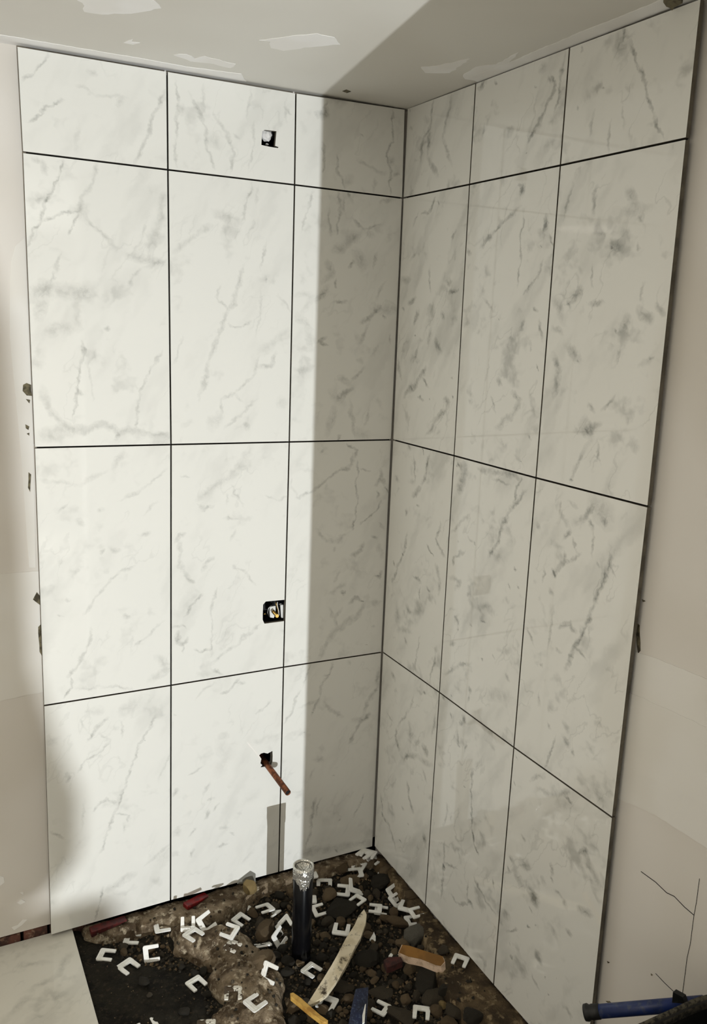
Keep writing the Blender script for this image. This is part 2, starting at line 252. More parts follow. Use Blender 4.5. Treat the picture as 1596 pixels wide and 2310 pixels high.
VEIN_SRC = """K375,110 340,230 300,290 255,380 235,480 190,570 140,640 100,780 5 .5;630,140 590,250 520,390 480,490 8 .3;470,500 540,480 26 .3;470,490 330,520 210,560 4 .45;480,520 450,620 415,690 3 .4;550,530 640,640 760,750 9 .3;1140,350 1120,480 1110,600 1020,780 12 .28;1020,570 980,690 900,800 4 .2;860,820 1000,850 1130,900 14 .3;960,930 910,980 870,1080 8 .28;1000,910 1130,880 8 .25;350,830 310,960 290,1020 3 .35;140,1150 200,1080 280,1060 440,1110 600,1070 22 .28;270,1080 220,1200 190,1310 16 .28;480,1120 480,1250 500,1370 14 .2;550,1140 28 .2;250,1440 320,1360 440,1380 16 .25;150,1650 200,1620 18 .22;520,1470 530,1600 490,1720 465,1790 470,1880 460,2050 5 .45;620,1530 580,1650 590,1800 610,1920 5 .2;490,1850 500,1880 10 .4;690,1405 715,1390 7 .4;1120,1540 1060,1650 1000,1760 960,1860 935,2050 920,2130 4 .3;220,1840 260,1960 320,2060 440,2130 560,2150 680,2100 790,2160 920,2140 1060,2180 1180,2190 13 .32;190,2200 320,2160 440,2150 22 .25;820,2150 760,2230 6 .35;260,340 250,430 8 .4;200,380 210,420 12 .4;230,120 240,220 8 .3;150,100 240,130 8 .25
Z220,240 150,330 100,370 4 .4;340,370 420,430 560,440 5 .2;285,450 220,470 180,510 130,545 5 .5;740,410 700,500 660,620 610,730 7 .42;540,450 530,480 8 .3;410,320 430,330 10 .25;350,560 340,680 8 .15;790,360 800,480 790,640 790,750 5 .35;800,490 830,490 12 .3;860,420 920,560 940,680 965,750 6 .4;920,370 910,500 4 .25;960,510 1020,600 1050,680 1040,770 7 .35;1060,610 12 .35;940,620 990,660 20 .2;1130,400 1115,530 5 .3;1140,550 1145,650 1120,760 4 .25;1290,430 1285,560 5 .25;1300,500 10 .3
T480,230 500,300 450,370 12 .55;370,310 440,330 10 .4;510,140 480,240 6 .4;450,680 470,830 480,950 440,1070 4 .5;620,870 630,960 620,1060 700,1150 730,1270 5 .45;560,130 720,140 650,200 16 .25;1360,270 1340,480 1340,700 1280,820 1280,930 1330,1080 1310,1240 1320,1370 5 .55;1360,890 1300,960 12 .5;1415,1060 1360,1120 4 .4;910,890 1040,990 1150,1060 1260,1090 8 .3;1130,1150 1110,1330 6 .3;820,1150 740,1220 14 .25;950,600 8 .4;650,1340 670,1500 640,1750 620,1880 5 .5;710,1400 690,1580 4 .35;550,1560 540,1900 5 .4;330,1310 260,1570 180,1850 4 .35;780,1350 785,1400 6 .6;1180,1470 1370,1430 8 .35
M560,40 530,160 490,280 5 .45;600,60 590,180 5 .2;320,240 470,300 16 .35;390,330 460,370 18 .25;280,320 200,370 30,500 10 .25;570,280 530,400 6 .22;655,420 620,610 5 .3;500,600 460,760 400,890 340,1040 280,1200 210,1470 8 .35;350,720 320,810 400,880 4 .3;410,980 470,1020 550,960 5 .35;620,770 610,940 590,1050 5 .25;650,660 655,700 6 .3;740,790 820,900 5 .25;820,1020 700,1100 620,1160 18 .2;710,1180 690,1260 610,1260 9 .35;610,1200 570,1330 440,1440 350,1480 360,1590 6 .28;440,1440 500,1500 4 .2;580,1480 500,1560 380,1680 6 .3;350,1590 280,1660 20 .25;520,1660 18 .3;760,1480 760,1530 18 .18;100,1070 30,1260 4 .25
M1230,270 1300,350 1420,310 6 .45;1340,380 22 .3;1280,360 1180,460 1110,490 16 .4;1390,500 1370,590 7 .4;1260,500 1290,590 22 .4;1230,560 1200,610 6 .6;1060,580 1100,640 1030,700 12 .35;1120,680 1115,730 4 .6;1060,740 990,820 12 .6;1110,830 1190,835 7 .6;850,780 970,790 900,900 12 .2;860,920 930,990 940,1130 14 .25;850,1280 930,1280 12 .25;1050,1060 1000,1100 1070,1110 6 .6;1440,700 1390,810 7 .35;1410,860 1360,930 1290,970 10 .55;1400,880 1530,870 20 .35;1440,930 8 .5;1330,990 1280,1110 8 .4;1480,1040 1490,1110 6 .45;1400,1110 1360,1190 7 .3;1310,1270 1220,1360 8 .4;1150,1330 1190,1370 14 .35;1230,1410 1130,1470 10 .6;1080,1420 1160,1510 18 .3;1110,1540 1060,1700 16 .35;1210,1490 1240,1720 8 .4;1350,1520 1310,1670 4 .35;1140,1720 1140,1750 7 .6;1250,1700 1330,1730 20 .3;1410,1490 16 .25
L640,730 590,830 12 .3;870,830 760,930 620,990 5 .25;200,880 400,910 560,830 8 .18;300,1060 360,1000 5 .25;530,1040 510,1050 10 .25;750,1060 820,1000 5 .25;420,1110 12 .22;780,1160 740,1170 8 .3;540,1250 530,1270 8 .35;600,1250 16 .25;420,1330 370,1380 10 .22;700,1340 630,1360 560,1430 500,1500 440,1580 6 .3;640,1600 680,1600 8 .35;320,1600 8 .35;350,1510 12 .3;750,1710 700,1750 4 .4;850,1620 750,1720 5 .3;480,1660 440,1780 400,1850 350,1910 7 .38;375,1910 370,1970 330,2020 4 .5;820,1800 870,1870 780,1930 16 .25;400,1970 560,1960 700,1975 5 .28
P780,110 720,230 640,340 560,420 440,470 320,580 16 .22;170,370 220,390 5 .3;310,640 370,690 440,660 7 .38;610,460 700,630 4 .25;575,520 560,650 3 .2;540,760 680,760 4 .35;650,860 600,960 7 .25;190,900 140,910 110,960 8 .35;140,960 140,1100 170,1240 250,1330 8 .25;240,1320 14 .35;440,1110 390,1150 340,1230 10 .3;640,1170 640,1210 740,1250 820,1350 6 .28;350,1430 260,1530 190,1620 5 .4;480,1380 440,1480 425,1650 430,1800 420,2000 5 .3;80,1750 150,1720 195,1740 5 .35;125,1790 120,1840 160,1890 220,1820 8 .5;175,1900 170,1960 5 .3;280,1920 320,1940 420,1930 4 .4;880,1690 780,1780 650,1880 540,1970 440,2060 7 .28;430,2100 530,2150 6 .4;920,550 1000,590 1110,550 5 .25;1060,1780 12 .3
G430,330 350,420 300,490 7 .42;320,300 390,290 16 .22;270,360 300,410 4 .25;400,450 450,490 380,560 300,630 240,700 5 .33;520,370 530,460 4 .3;540,300 640,220 26 .22;740,340 700,430 640,500 600,640 540,800 490,940 430,1090 390,1210 6 .4;340,950 380,890 440,860 480,880 6 .38;490,960 570,970 560,1010 4 .35;680,480 5 .4;830,580 810,650 770,740 5 .25;180,700 180,760 8 .45;60,480 100,500 20 .25;70,1080 150,1120 5 .5;830,1150 760,1220 680,1290 6 .25;600,1350 480,1410 440,1450 14 .3;410,1440 380,1550 350,1640 5 .5;290,880 270,1060 5 .2;540,1020 545,1080 8 .2
G1280,80 1220,160 1150,180 6 .4;1120,110 1000,220 6 .3;1270,110 1320,110 8 .3;1480,240 1440,290 1390,310 4 .35;1180,460 20 .2;870,320 8 .3;1040,660 960,710 5 .35;890,800 870,830 10 .38;1090,770 1050,830 6 .3;1120,850 1080,870 6 .45;1150,900 1120,930 5 .4;1090,930 1070,980 8 .45;870,1080 890,1060 16 .25;1190,1040 14 .3;1000,1050 960,1100 5 .35;1220,1080 1250,1090 5 .35;1210,1150 1140,1170 5 .45;990,1190 980,1220 7 .35;870,1220 14 .25;1380,1180 1300,1280 8 .18;1160,490 1200,600 1140,700 24 .14;1400,820 1300,900 20 .12
R640,160 680,200 740,220 720,290 6 .6;700,270 670,370 560,420 440,510 300,620 170,670 8 .45;640,400 600,420 7 .5;730,330 725,450 725,720 710,880 680,970 5 .55;750,410 850,430 5 .4;430,240 400,260 6 .4;950,430 950,500 910,550 8 .55;960,490 990,530 10 .55;980,560 1015,630 5 .65;920,620 920,680 5 .6;960,700 880,810 840,850 760,920 5 .55;340,970 430,1070 520,1080 640,1000 8 .35;530,1130 515,1170 6 .4;860,1020 900,1040 9 .5;960,930 14 .35;920,1090 960,1220 12 .3;790,1110 740,1180 680,1210 10 .5;890,1410 930,1410 960,1370 7 .65;555,1370 520,1450 6 .45;480,1560 540,1520 620,1470 10 .3;570,1555 605,1555 6 .65;660,1660 720,1600 780,1640 9 .5;775,1640 8 .6;780,1680 720,1780 600,1850 530,1900 440,2040 380,2150 14 .42;470,1700 520,1800 580,1700 7 .3;520,1810 520,1880 8 .35;880,1870 9 .4;820,2030 5 .5;850,1660 950,1640 10 .3;120,500 110,560 170,660 5 .2
Q270,180 200,360 5 .5;460,170 420,260 370,340 340,450 280,630 7 .45;430,250 380,280 5 .5;290,605 6 .6;400,510 440,590 530,620 10 .42;170,550 340,490 6 .3;170,410 120,560 40,690 6 .4;600,160 12 .35;860,200 830,400 760,510 720,600 10 .42;830,400 12 .4;780,610 700,660 650,760 600,870 9 .5;640,660 760,630 14 .35;210,780 4 .5;340,1000 26 .35;300,1080 260,1160 7 .3;460,1150 5 .45;310,1340 290,1430 250,1520 8 .6;360,1330 310,1460 6 .4;260,1520 270,1590 230,1750 7 .5;730,1290 690,1380 640,1480 5 .4;490,1780 9 .55;520,1520 9 .35;200,1790 330,1770 480,1760 620,1720 780,1700 18 .35
Q960,260 990,310 10 .4;1240,420 9 .5;1150,450 1120,560 1010,720 6 .3;930,600 980,700 5 .3;1000,730 1000,840 1030,910 9 .45;1070,1000 1110,960 10 .5;1230,870 1260,940 14 .5;1100,960 1180,980 1300,1050 12 .3;1230,1080 1260,1170 8 .35;1340,600 1310,800 7 .35;1100,1200 1100,1320 1150,1450 9 .45;870,1290 885,1460 940,1560 1000,1780 6 .45;880,1460 10 .5;1060,1420 12 .3;1100,1540 6 .4;1240,1640 1250,1720 14 .4;1030,1690 8 .5
J225,150 16 .35;255,200 265,400 4 .4;315,150 320,190 5 .5;360,200 340,330 310,400 8 .45;300,430 250,480 10 .5;280,560 10 .4;210,580 200,610 8 .4;140,370 16 .3;435,670 410,780 440,850 465,890 7 .45;340,820 360,860 390,890 5 .55;210,740 190,870 140,960 110,1090 8 .4;180,880 8 .5;120,950 12 .4;410,960 430,1040 430,1150 12 .35;250,1040 300,1080 7 .5;355,1120 14 .5;295,1120 300,1210 4 .5;210,1240 230,1290 14 .45;140,1230 150,1400 230,1410 14 .25;190,1460 210,1510 6 .35;300,1460 270,1560 265,1680 5 .35;410,1560 360,1760 4 .4
J560,265 570,290 4 .8;550,285 4 .7;600,280 600,350 575,400 575,470 16 .38;700,290 760,310 870,310 980,370 10 .38;800,360 910,400 6 .35;990,370 960,450 940,520 6 .55;1020,450 900,610 860,700 800,850 770,900 8 .5;640,610 580,660 520,730 7 .3;670,810 7 .5;560,800 6 .35;625,770 670,800 5 .3;600,860 530,910 520,960 6 .45;830,900 34 .25;950,980 7 .55;910,1090 9 .5;975,1110 6 .4;650,1160 620,1160 9 .4;510,1040 570,1060 540,1120 10 .3;700,1260 740,1240 800,1290 14 .3;545,1320 560,1360 9 .5;555,1400 7 .4;730,1350 9 .5;640,1360 6 .4;500,1500 540,1480 9 .4;720,1600 7 .5;800,1590 9 .35;470,1700 560,1640 630,1630 8 .38;890,1730 14 .3;515,1850 5 .5;640,1820 14 .4;630,1900 640,1840 6 .35;750,1850 830,1830 930,1880 22 .18
X190,80 10 .35;230,180 235,210 6 .5;320,190 330,230 300,270 8 .5;290,310 280,390 7 .35;285,390 8 .5;340,380 330,480 6 .35;430,500 410,560 4 .35;390,570 375,620 380,800 380,960 400,1090 430,1150 5 .6;330,690 5 .6;215,820 180,950 6 .35;240,880 235,920 4 .35;190,1060 190,1200 185,1280 170,1450 6 .42;200,1205 280,1250 5 .5;190,1230 10 .45;400,1310 440,1390 480,1470 540,1540 6 .42;430,1360 10 .4;530,1330 535,1390 6 .5;350,1330 350,1450 380,1510 5 .4;240,1420 270,1480 370,1490 6 .45;430,1830 480,1880 460,1950 8 .3;360,1620 320,1800 7 .2
X690,490 7 .4;680,660 7 .5;780,640 880,600 9 .35;820,720 1000,720 1050,700 9 .3;1020,740 1070,790 7 .55;960,790 1100,830 16 .2;730,1040 12 .35;640,1170 660,1200 8 .4;635,1250 10 .55;720,1200 770,1230 20 .38;930,1220 935,1290 7 .5;930,1320 10 .4;1110,1130 1200,1140 9 .45;780,1380 800,1440 830,1480 20 .45;700,1310 30 .25;870,1330 16 .3;970,1410 14 .35;790,1530 8 .5;1120,1520 1200,1570 14 .45;1010,1480 20 .3;770,1640 8 .65;820,1640 5 .4;620,1670 690,1660 5 .4;590,1530 640,1590 12 .3;1040,1680 14 .35;910,1640 960,1720 12 .25;640,1750 5 .45;830,1820 850,1880 14 .5;660,1850 9 .4;790,1970 840,2070 6 .35;880,1990 5 .55;905,2110 5 .5;960,2005 4 .3;1130,2160 6 .4;1030,2200 1060,2280 7 .35;1180,1180 1260,1370 14 .25
Y360,270 350,330 410,410 7 .3;430,270 14 .3;410,440 370,490 10 .5;440,390 520,340 560,280 12 .4;610,310 55 .3;540,380 560,420 10 .45;640,380 16 .35;555,430 555,600 5 .4;430,490 470,580 4 .35;480,590 400,640 340,690 300,730 8 .38;385,580 380,650 6 .4;310,710 14 .5;250,690 240,780 5 .4;290,830 14 .35;670,610 660,670 610,800 560,940 500,1080 440,1190 385,1330 9 .5;670,660 710,740 5 .35;490,1090 18 .35;340,1060 400,1030 440,1060 9 .45;450,1190 510,1260 6 .4;140,1070 180,1170 5 .45;310,960 270,1200 5 .3;340,1200 12 .3;230,1300 8 .35;220,1480 215,1560 6 .35;600,660 10 .3;280,1690 12 .35;320,1770 255,1940 6 .55;380,1770 18 .5;430,1840 12 .4;390,1690 16 .3;540,1820 20 .25;600,2120 36 .3;210,420 14 .3
U240,110 200,190 170,200 6 .45;260,130 7 .5;150,190 120,250 5 .35;350,290 330,330 7 .45;360,600 310,610 8 .6;310,560 14 .35;130,640 100,670 12 .45;210,490 215,600 6 .4;150,710 130,770 12 .5;70,700 10 .45;280,740 14 .4;135,840 6 .6;240,870 270,930 14 .4;150,900 125,970 9 .5;40,970 60,1060 12 .4;190,1010 160,1060 80,1150 12 .5;180,1060 200,1110 6 .55;330,1060 6 .6;150,1155 180,1180 6 .6;290,1170 310,1210 240,1290 200,1360 12 .42;210,1180 5 .5;330,1165 6 .55;110,440 140,400 8 .3;60,550 100,550 16 .3;220,800 200,900 10 .3
U700,30 710,90 12 .4;690,35 8 .5;690,150 600,240 530,310 480,370 8 .4;530,320 14 .35;705,210 695,340 690,450 675,580 5 .45;830,210 820,290 9 .5;830,260 18 .35;850,300 870,370 6 .5;805,370 4 .5;810,450 770,540 710,620 6 .45;490,640 550,710 6 .3;770,690 12 .5;790,750 810,860 7 .4;715,760 680,830 9 .4;580,750 5 .4;745,910 5 .4;780,1010 8 .5;580,1080 14 .38;650,1150 690,1180 11 .45;690,1180 640,1270 560,1320 12 .32;540,1170 560,1240 6 .35;740,1380 10 .35;695,1500 4 .45;430,1180 14 .25;410,390 430,410 8 .35
U970,40 925,220 6 .35;1100,60 1070,200 7 .35;1280,100 28 .35;1190,180 1380,170 14 .25;1110,280 24 .3;1190,370 30 .38;1170,380 6 .5;1320,360 8 .3;1325,220 10 .3;1070,470 1070,570 5 .45;1010,600 960,650 16 .5;950,670 14 .45;1060,670 1130,670 9 .5;870,630 920,760 14 .3;870,790 910,830 10 .35;1350,560 1330,640 7 .35;1320,700 1380,750 16 .45;1430,700 18 .38;1260,760 1230,820 14 .42;1200,820 6 .5;1220,920 1200,980 7 .3;1390,960 9 .45;940,900 1010,965 14 .45;1000,965 6 .6;870,950 900,1040 870,1150 12 .4;1190,1160 1120,1240 6 .35;1070,1220 14 .4;1110,1310 1030,1350 12 .5;1020,1290 1060,1370 20 .3;1050,1410 960,1590 8 .35;1095,1390 1110,1500 5 .35;1300,1420 20 .25;960,1590 8 .5
V355,460 350,550 310,620 300,720 8 .42;440,440 400,620 440,740 9 .3;340,590 330,720 380,800 10 .35;250,500 4 .5;330,540 22 .2;600,370 560,400 8 .5;640,370 10 .4;890,350 910,390 870,480 830,560 790,640 8 .48;880,370 12 .4;950,240 930,380 910,510 6 .4;860,290 850,320 14 .25;820,400 6 .35;580,620 590,560 8 .3;780,690 4 .5;760,830 755,890 8 .45;1220,120 1220,170 7 .6;1200,150 1220,240 24 .35;1250,190 1280,290 1320,390 1350,500 1390,620 6 .5;1030,230 6 .3;1120,400 8 .35;1085,500 1070,600 7 .35;1160,560 1150,680 6 .3;1215,480 1220,580 5 .3;1010,490 8 .3"""
CROP = dict(K=(30, 330, 3.349), Z=(0, 0, 1.995), T=(650, 200, 5.7), M=(380, 400, 2.956), L=(0, 700, 2.31), P=(370, 980, 3.983),
            G=(90, 1500, 2.85), R=(630, 960, 4.126), Q=(630, 1450, 3.786), J=(850, 960, 3.038), X=(940, 1550, 3.039),
            Y=(1140, 1040, 2.817), U=(880, 400, 2.347), V=(800, 0, 2.005))
SEGS = {'A': [], 'B': []}          # (u0,v0,u1,v1,width m,strength) in wall coordinates u along wall, v up
def wall_uv(px, py):
    if px < corner_x(py): p = onA(px, py); return 'A', p[0], p[2]
    p = onB(px, py); return 'B', -p[1], p[2]
for ln in VEIN_SRC.strip().splitlines():
    c, body = ln[0], ln[1:]
    ox, oy, sc = CROP[c]
    for item in body.split(';'):
        item = item.strip()
        if not item: continue
        tk = item.split(); w_, s_ = float(tk[-2])/1000, float(tk[-1])
        pts = [tuple(map(float, q.split(','))) for q in tk[:-2]]
        uv = [wall_uv(ox+a/sc, oy+b/sc) for a, b in pts]
        if len(uv) == 1: SEGS[uv[0][0]].append((uv[0][1], uv[0][2], uv[0][1], uv[0][2], w_, s_))
        for a, b in zip(uv[:-1], uv[1:]):
            SEGS[a[0]].append((a[1], a[2], b[1], b[2], w_, s_))
def marble(name, segs, seed, vdir=1.05, tint=(234, 233, 227), haze=.5, K=1.25):
    t = NT(name); v0 = t.obj(); rnd = random.Random(seed)
    n1 = t.noise(v0, 26, 1, .6, out='Color'); n2 = t.noise(v0, 110, 1, .6, out='Color')
    d1 = t.n('ShaderNodeVectorMath', {0: n1, 1: (.5, .5, .5)}, operation='SUBTRACT').outputs[0]
    d2 = t.n('ShaderNodeVectorMath', {0: n2, 1: (.5, .5, .5)}, operation='SUBTRACT').outputs[0]
    v = t.n('ShaderNodeVectorMath', {0: d1, 1: (.022, .022, 0), 2: v0}, operation='MULTIPLY_ADD').outputs[0]
    v = t.n('ShaderNodeVectorMath', {0: d2, 1: (.010, .010, 0), 2: v}, operation='MULTIPLY_ADD').outputs[0]
    acc = None
    for (a, b, c, d, w_, s_) in segs:
        L = math.hypot(c-a, d-b); ang = math.atan2(d-b, c-a) if L > 1e-6 else rnd.uniform(-.5, .5)+1.1
        hl = L/2*1.2+w_*.55; hw = max(w_*.95, .0048)
        mp = t.n('ShaderNodeMapping', {'Vector': v, 'Location': ((a+c)/2, (b+d)/2, 0), 'Rotation': (0, 0, ang), 'Scale': (hl, hw, 1)}, vector_type='TEXTURE')
        g = t.n('ShaderNodeTexGradient', {0: mp.outputs[0]}, gradient_type='SPHERICAL').outputs[1]
        if acc is None: acc = t.math('MULTIPLY', g, s_*K)
        else: acc = t.math('MULTIPLY_ADD', g, s_*K, acc)
    off = t.n('ShaderNodeVectorMath', {0: v, 1: (rnd.uniform(0, 40), rnd.uniform(0, 40), rnd.uniform(0, 40))}, operation='ADD').outputs[0]
    mod = t.rmap(t.noise(off, 70, 2, .7), .26, .68, .45, 1.3)
    if acc is None: acc = 0.
    vein = t.math('MULTIPLY', acc, mod)
    # faint background clouds and hair veins, drawn out along the bedding of the stone
    st = t.n('ShaderNodeMapping', {'Vector': off, 'Rotation': (0, 0, vdir), 'Scale': (1/2.2, 1/6., 1)}, vector_type='TEXTURE').outputs[0]
    cl = t.rmap(t.noise(st, 1.6, 3, .66), .50, .76, 0, .26*haze)
    blot = t.rmap(t.noise(off, 11, 3, .7), .56, .76, 0, .40*haze)
    cl = t.math('ADD', cl, blot)
    hn = t.math('ABSOLUTE', t.math('SUBTRACT', t.noise(st, 2.6, 2, .6), .5))
    hair = t.math('MULTIPLY', t.rmap(hn, .0, .018, .16, 0), t.rmap(t.noise(off, 9, 0), .5, .68))
    tot = t.math('ADD', t.math('ADD', vein, cl), t.math('MULTIPLY', hair, haze), clamp=True)
    tint2 = lin(tint)
    col = t.mix(t.math('MULTIPLY', tot, .80, clamp=True), tint2, lin((104, 106, 100)))
    t.set('Base Color', col); t.set('Roughness', .04); t.set('IOR', 1.56)
    return t.m
def build_wall_tiles(wall, parent, pts, rows, cols, side, holes):
    g = .0019; n = 0
    for c in range(cols):
        for r in range(rows):
            def P(cc, rr):
                p = pts[(cc, rr)]
                q = onA(*p) if side == 'A' else onB(*p)
                return [min(q[0], -.0008) if side == 'A' else max(-q[1], .0008), q[2]]
            if side == 'A': TL, TR, BR, BL = P(c+1, r), P(c, r), P(c, r+1), P(c+1, r+1)
            else: TL, TR, BR, BL = P(c, r), P(c+1, r), P(c+1, r+1), P(c, r+1)
            TL = [TL[0]+g, TL[1]-g]; TR = [TR[0]-g, TR[1]-g]; BR = [BR[0]-g, BR[1]+g]; BL = [BL[0]+g, BL[1]+g]
            org = (BL[0], BL[1])
            lo = lambda q: (q[0]-org[0], q[1]-org[1])
            outer = [lo(BL), lo(BR), lo(TR), lo(TL)]
            hs = []
            for kind, tc, tr, poly in holes:
                if (tc, tr) != (c, r): continue
                q = [lo((onA(*p)[0], onA(*p)[2])) for p in poly]
                if kind == 'hole': hs.append(q)
                else:            # notch cut into the right-hand edge: points run from bottom to top
                    q[0] = (outer[1][0]+(outer[2][0]-outer[1][0])*(q[0][1]-outer[1][1])/(outer[2][1]-outer[1][1]), q[0][1])
                    q[-1] = (outer[1][0]+(outer[2][0]-outer[1][0])*(q[-1][1]-outer[1][1])/(outer[2][1]-outer[1][1]), q[-1][1])
                    outer = [outer[0], outer[1]]+q+[outer[2], outer[3]]
            me = fill_prism(outer, hs, -.009, 0., 0, 1, 'tile')
            u0, u1, v0, v1 = min(TL[0], BL[0]), max(TR[0], BR[0]), min(BL[1], BR[1]), max(TL[1], TR[1])
            seg = [(a-org[0], b-org[1], cc-org[0], d-org[1], w_, s_) for (a, b, cc, d, w_, s_) in SEGS[side]
                   if u0-.004 < (a+cc)/2 < u1+.004 and v0-.004 < (b+d)/2 < v1+.004]
            mm = marble('marble_%s_%d' % (side, n), seg, 100*ord(side)+n, haze=.6 if side == 'A' else 1.25, K=1.0 if side == 'A' else 1.5)
            if side == 'A': loc = (org[0], 0, org[1]); Mx = MA
            else: loc = (0, -org[0], org[1]); Mx = MB
            o = mobj('tile', me, [mm, M_body], parent); o.matrix_basis = frame(Mx, loc); n += 1

# wall_left: board behind the tiles with the three openings cut through
H1 = [(591, 306), (592, 296), (598, 293), (606, 294), (624, 296), (622, 318), (621, 329), (629, 332), (627, 334), (608, 331), (590, 327)]
H2n = [(643, 1401), (620, 1404), (597, 1407), (593, 1398), (593, 1385), (594, 1364), (600, 1357), (642, 1353)]
H3 = [(589, 1700), (596, 1698), (604, 1700), (615, 1694), (615.5, 1705), (615, 1718), (612, 1726), (602, 1729), (588, 1731), (592, 1726), (588, 1722), (590, 1712), (585, 1704)]
def rect(px, pad=.006):
    q = [onA(*p) for p in px]; xs = [p[0] for p in q]; zs = [p[2] for p in q]
    return [(min(xs)-pad, min(zs)-pad), (max(xs)+pad, min(zs)-pad), (max(xs)+pad, max(zs)+pad), (min(xs)-pad, max(zs)+pad)]
CEIL = .819+ZO+.0035
XL, YB = -2.4, -5.2
dy = .020
wl = mobj('wall_left', fill_prism([(XL, .0247), (.02, .0247), (.02, CEIL), (XL, CEIL)], [rect(H1), rect(H2n), rect(H3)], -.0125, 0., 0, 0, 'wall_left'), M_dry)
wl.matrix_world = frame(MA, (0, dy, 0)); tag(wl, 'bare drywall behind the left tiled wall, lit by the work light', kind='structure')
wl_inv = wl.matrix_world.inverted()
def on_left(o): o.matrix_parent_inverse = wl_inv; return o
ta = empty('tile_field'); bpy.data.objects.remove(ta)
mb = mobj('mortar_bed', fill_prism([(-.896, .020), (-.003, .014), (-.003, CEIL-.014), (-.896, CEIL-.012)], [rect(H1, .008), rect(H2n, .008), rect(H3, .008)], 0, .0108, 0, 0, 'mortar'), M_mort, wl)
class _P: pass
# tiles are children of the wall; local frame of the wall is already X along, Y up, Z out
def build_on(wall, Mwall, *a):
    n0 = set(bpy.data.objects); build_wall_tiles(wall, None, *a)
    inv = Mwall.inverted()
    for o in set(bpy.data.objects)-n0:
        mw = o.matrix_basis.copy(); o.parent = wall; o.matrix_parent_inverse = Matrix.Identity(4); o.matrix_basis = inv @ mw
build_on(wl, frame(MA, (0, dy, 0)), A, 4, 3, 'A', [('hole', 1, 0, H1), ('notch', 1, 2, H2n), ('hole', 1, 3, H3)])
# old brick course showing under the cut board at the left
bx = [(-1.17, -1.03), (-1.022, -.975), (-.968, -.912), (-.905, -.80)]
for a, b in bx:
    o = mobj('brick', box_mesh((a, .024, -.03), (b, .12, .021+random.uniform(-.003, .002)), .005), M_brick, wl); o.matrix_parent_inverse = wl_inv
# wall_right
MWB = frame(MB, (.020, 0, 0))
wr = mobj('wall_right', fill_prism([(-.02, -.04), (-YB, -.04), (-YB, CEIL), (-.02, CEIL)], [], -.0125, 0, 0, 0, 'wall_right'), M_dry)
wr.matrix_world = MWB; tag(wr, 'bare drywall on the shaded right side behind the tiles', kind='structure')
wr_inv = MWB.inverted()
mb = mobj('mortar_bed', fill_prism([(.003, .012), (.892, .010), (.892, CEIL-.012), (.003, CEIL-.012)], [], 0, .0108, 0, 0, 'mortar'), M_mort, wr)
build_on(wr, MWB, B, 4, 3, 'B', [])
# ceiling, far walls, stub wall whose end cuts the light off
def struct(name, lo, hi, m, label):
    o = mobj(name, box_mesh(lo, hi), m); return tag(o, label, kind='structure')
ce = struct('ceiling', (XL, YB, CEIL), (.03, .04, CEIL+.02), M_ceil, 'white drywall ceiling with patched seams')
struct('wall_front', (-.507, -1.72, -.02), (.02, -1.60, CEIL), M_dry, 'short stub wall beside the doorway behind the camera')
struct('wall_far', (XL, YB-.02, -.02), (.03, YB, CEIL), M_room, 'painted wall at the back of the room behind the camera')
struct('wall_side', (XL-.02, YB, -.02), (XL, .04, CEIL), M_room, 'painted wall on the far left of the room')

# joint compound smears and one painted lit strip: thin skins with their own outline
def smear(name, px, proj, Mx, th, m, parent, base, jag=.0, n=2):
    pts = [proj(*p) for p in px]
    if Mx is MA: q = [(p[0], p[2]) for p in pts]
    elif Mx is MB: q = [(-p[1], p[2]) for p in pts]
    else: q = [(p[0], p[1]) for p in pts]
    if jag:
        out = []
        for i in range(len(q)):
            a, b = q[i], q[(i+1) % len(q)]
            k = max(1, int(math.hypot(b[0]-a[0], b[1]-a[1])/.012))
            for j in range(k):
                f = j/k; out.append((a[0]+(b[0]-a[0])*f+random.uniform(-jag, jag)*(j > 0), a[1]+(b[1]-a[1])*f+random.uniform(-jag, jag)*(j > 0)))
        q = out
    if Mx is None:
        me = fill_prism(q, [], -th, 0, 0, 0, name); o = mobj(name, me, m); o.location = (0, 0, base)
    else:
        me = fill_prism(q, [], 0, th, 0, 0, name); o = mobj(name, me, m); o.matrix_world = frame(Mx, base)
    bpy.context.view_layer.update()
    mw = o.matrix_world.copy(); o.parent = parent
    pm = {wl: frame(MA, (0, dy, 0)), wr: MWB}.get(parent, Matrix.Identity(4))
    o.matrix_parent_inverse = pm.inverted()
    o.matrix_basis = mw
    return o
cz = lambda x, y: onZ(x, y, CEIL)
for px, j in (([(585, 90), (610, 93), (612, 108), (640, 114), (700, 106), (768, 100), (755, 84), (715, 75), (650, 82)], .003),
              ([(160, -14), (190, 12), (190, 26), (230, 32), (310, 28), (364, 18), (352, 4), (330, -14)], .003),
              ([(278, 96), (300, 88), (296, 94), (316, 96), (300, 100)], .002),
              ([(392, 124), (420, 122), (440, 132), (462, 126), (532, 144), (520, 153), (470, 142), (430, 138)], .004),
              ([(950, 150), (985, 148), (1062, 131), (1040, 148), (1015, 164), (960, 164)], .003),
              ([(1045, 170), (1075, 150), (1120, 145), (1170, 118), (1130, 160), (1090, 183), (1050, 178)], .003)):
    smear('compound_patch', px, cz, None, .0007, M_comp, ce, CEIL, j)
smear('seam_strip', [(-30, 74), (40, 84), (150, 103), (300, 128), (420, 150), (545, 166), (556, 183), (480, 176), (378, 163), (200, 130), (60, 106), (36, 103), (-30, 108)], cz, None, .0010, M_comp, ce, CEIL, .0015)
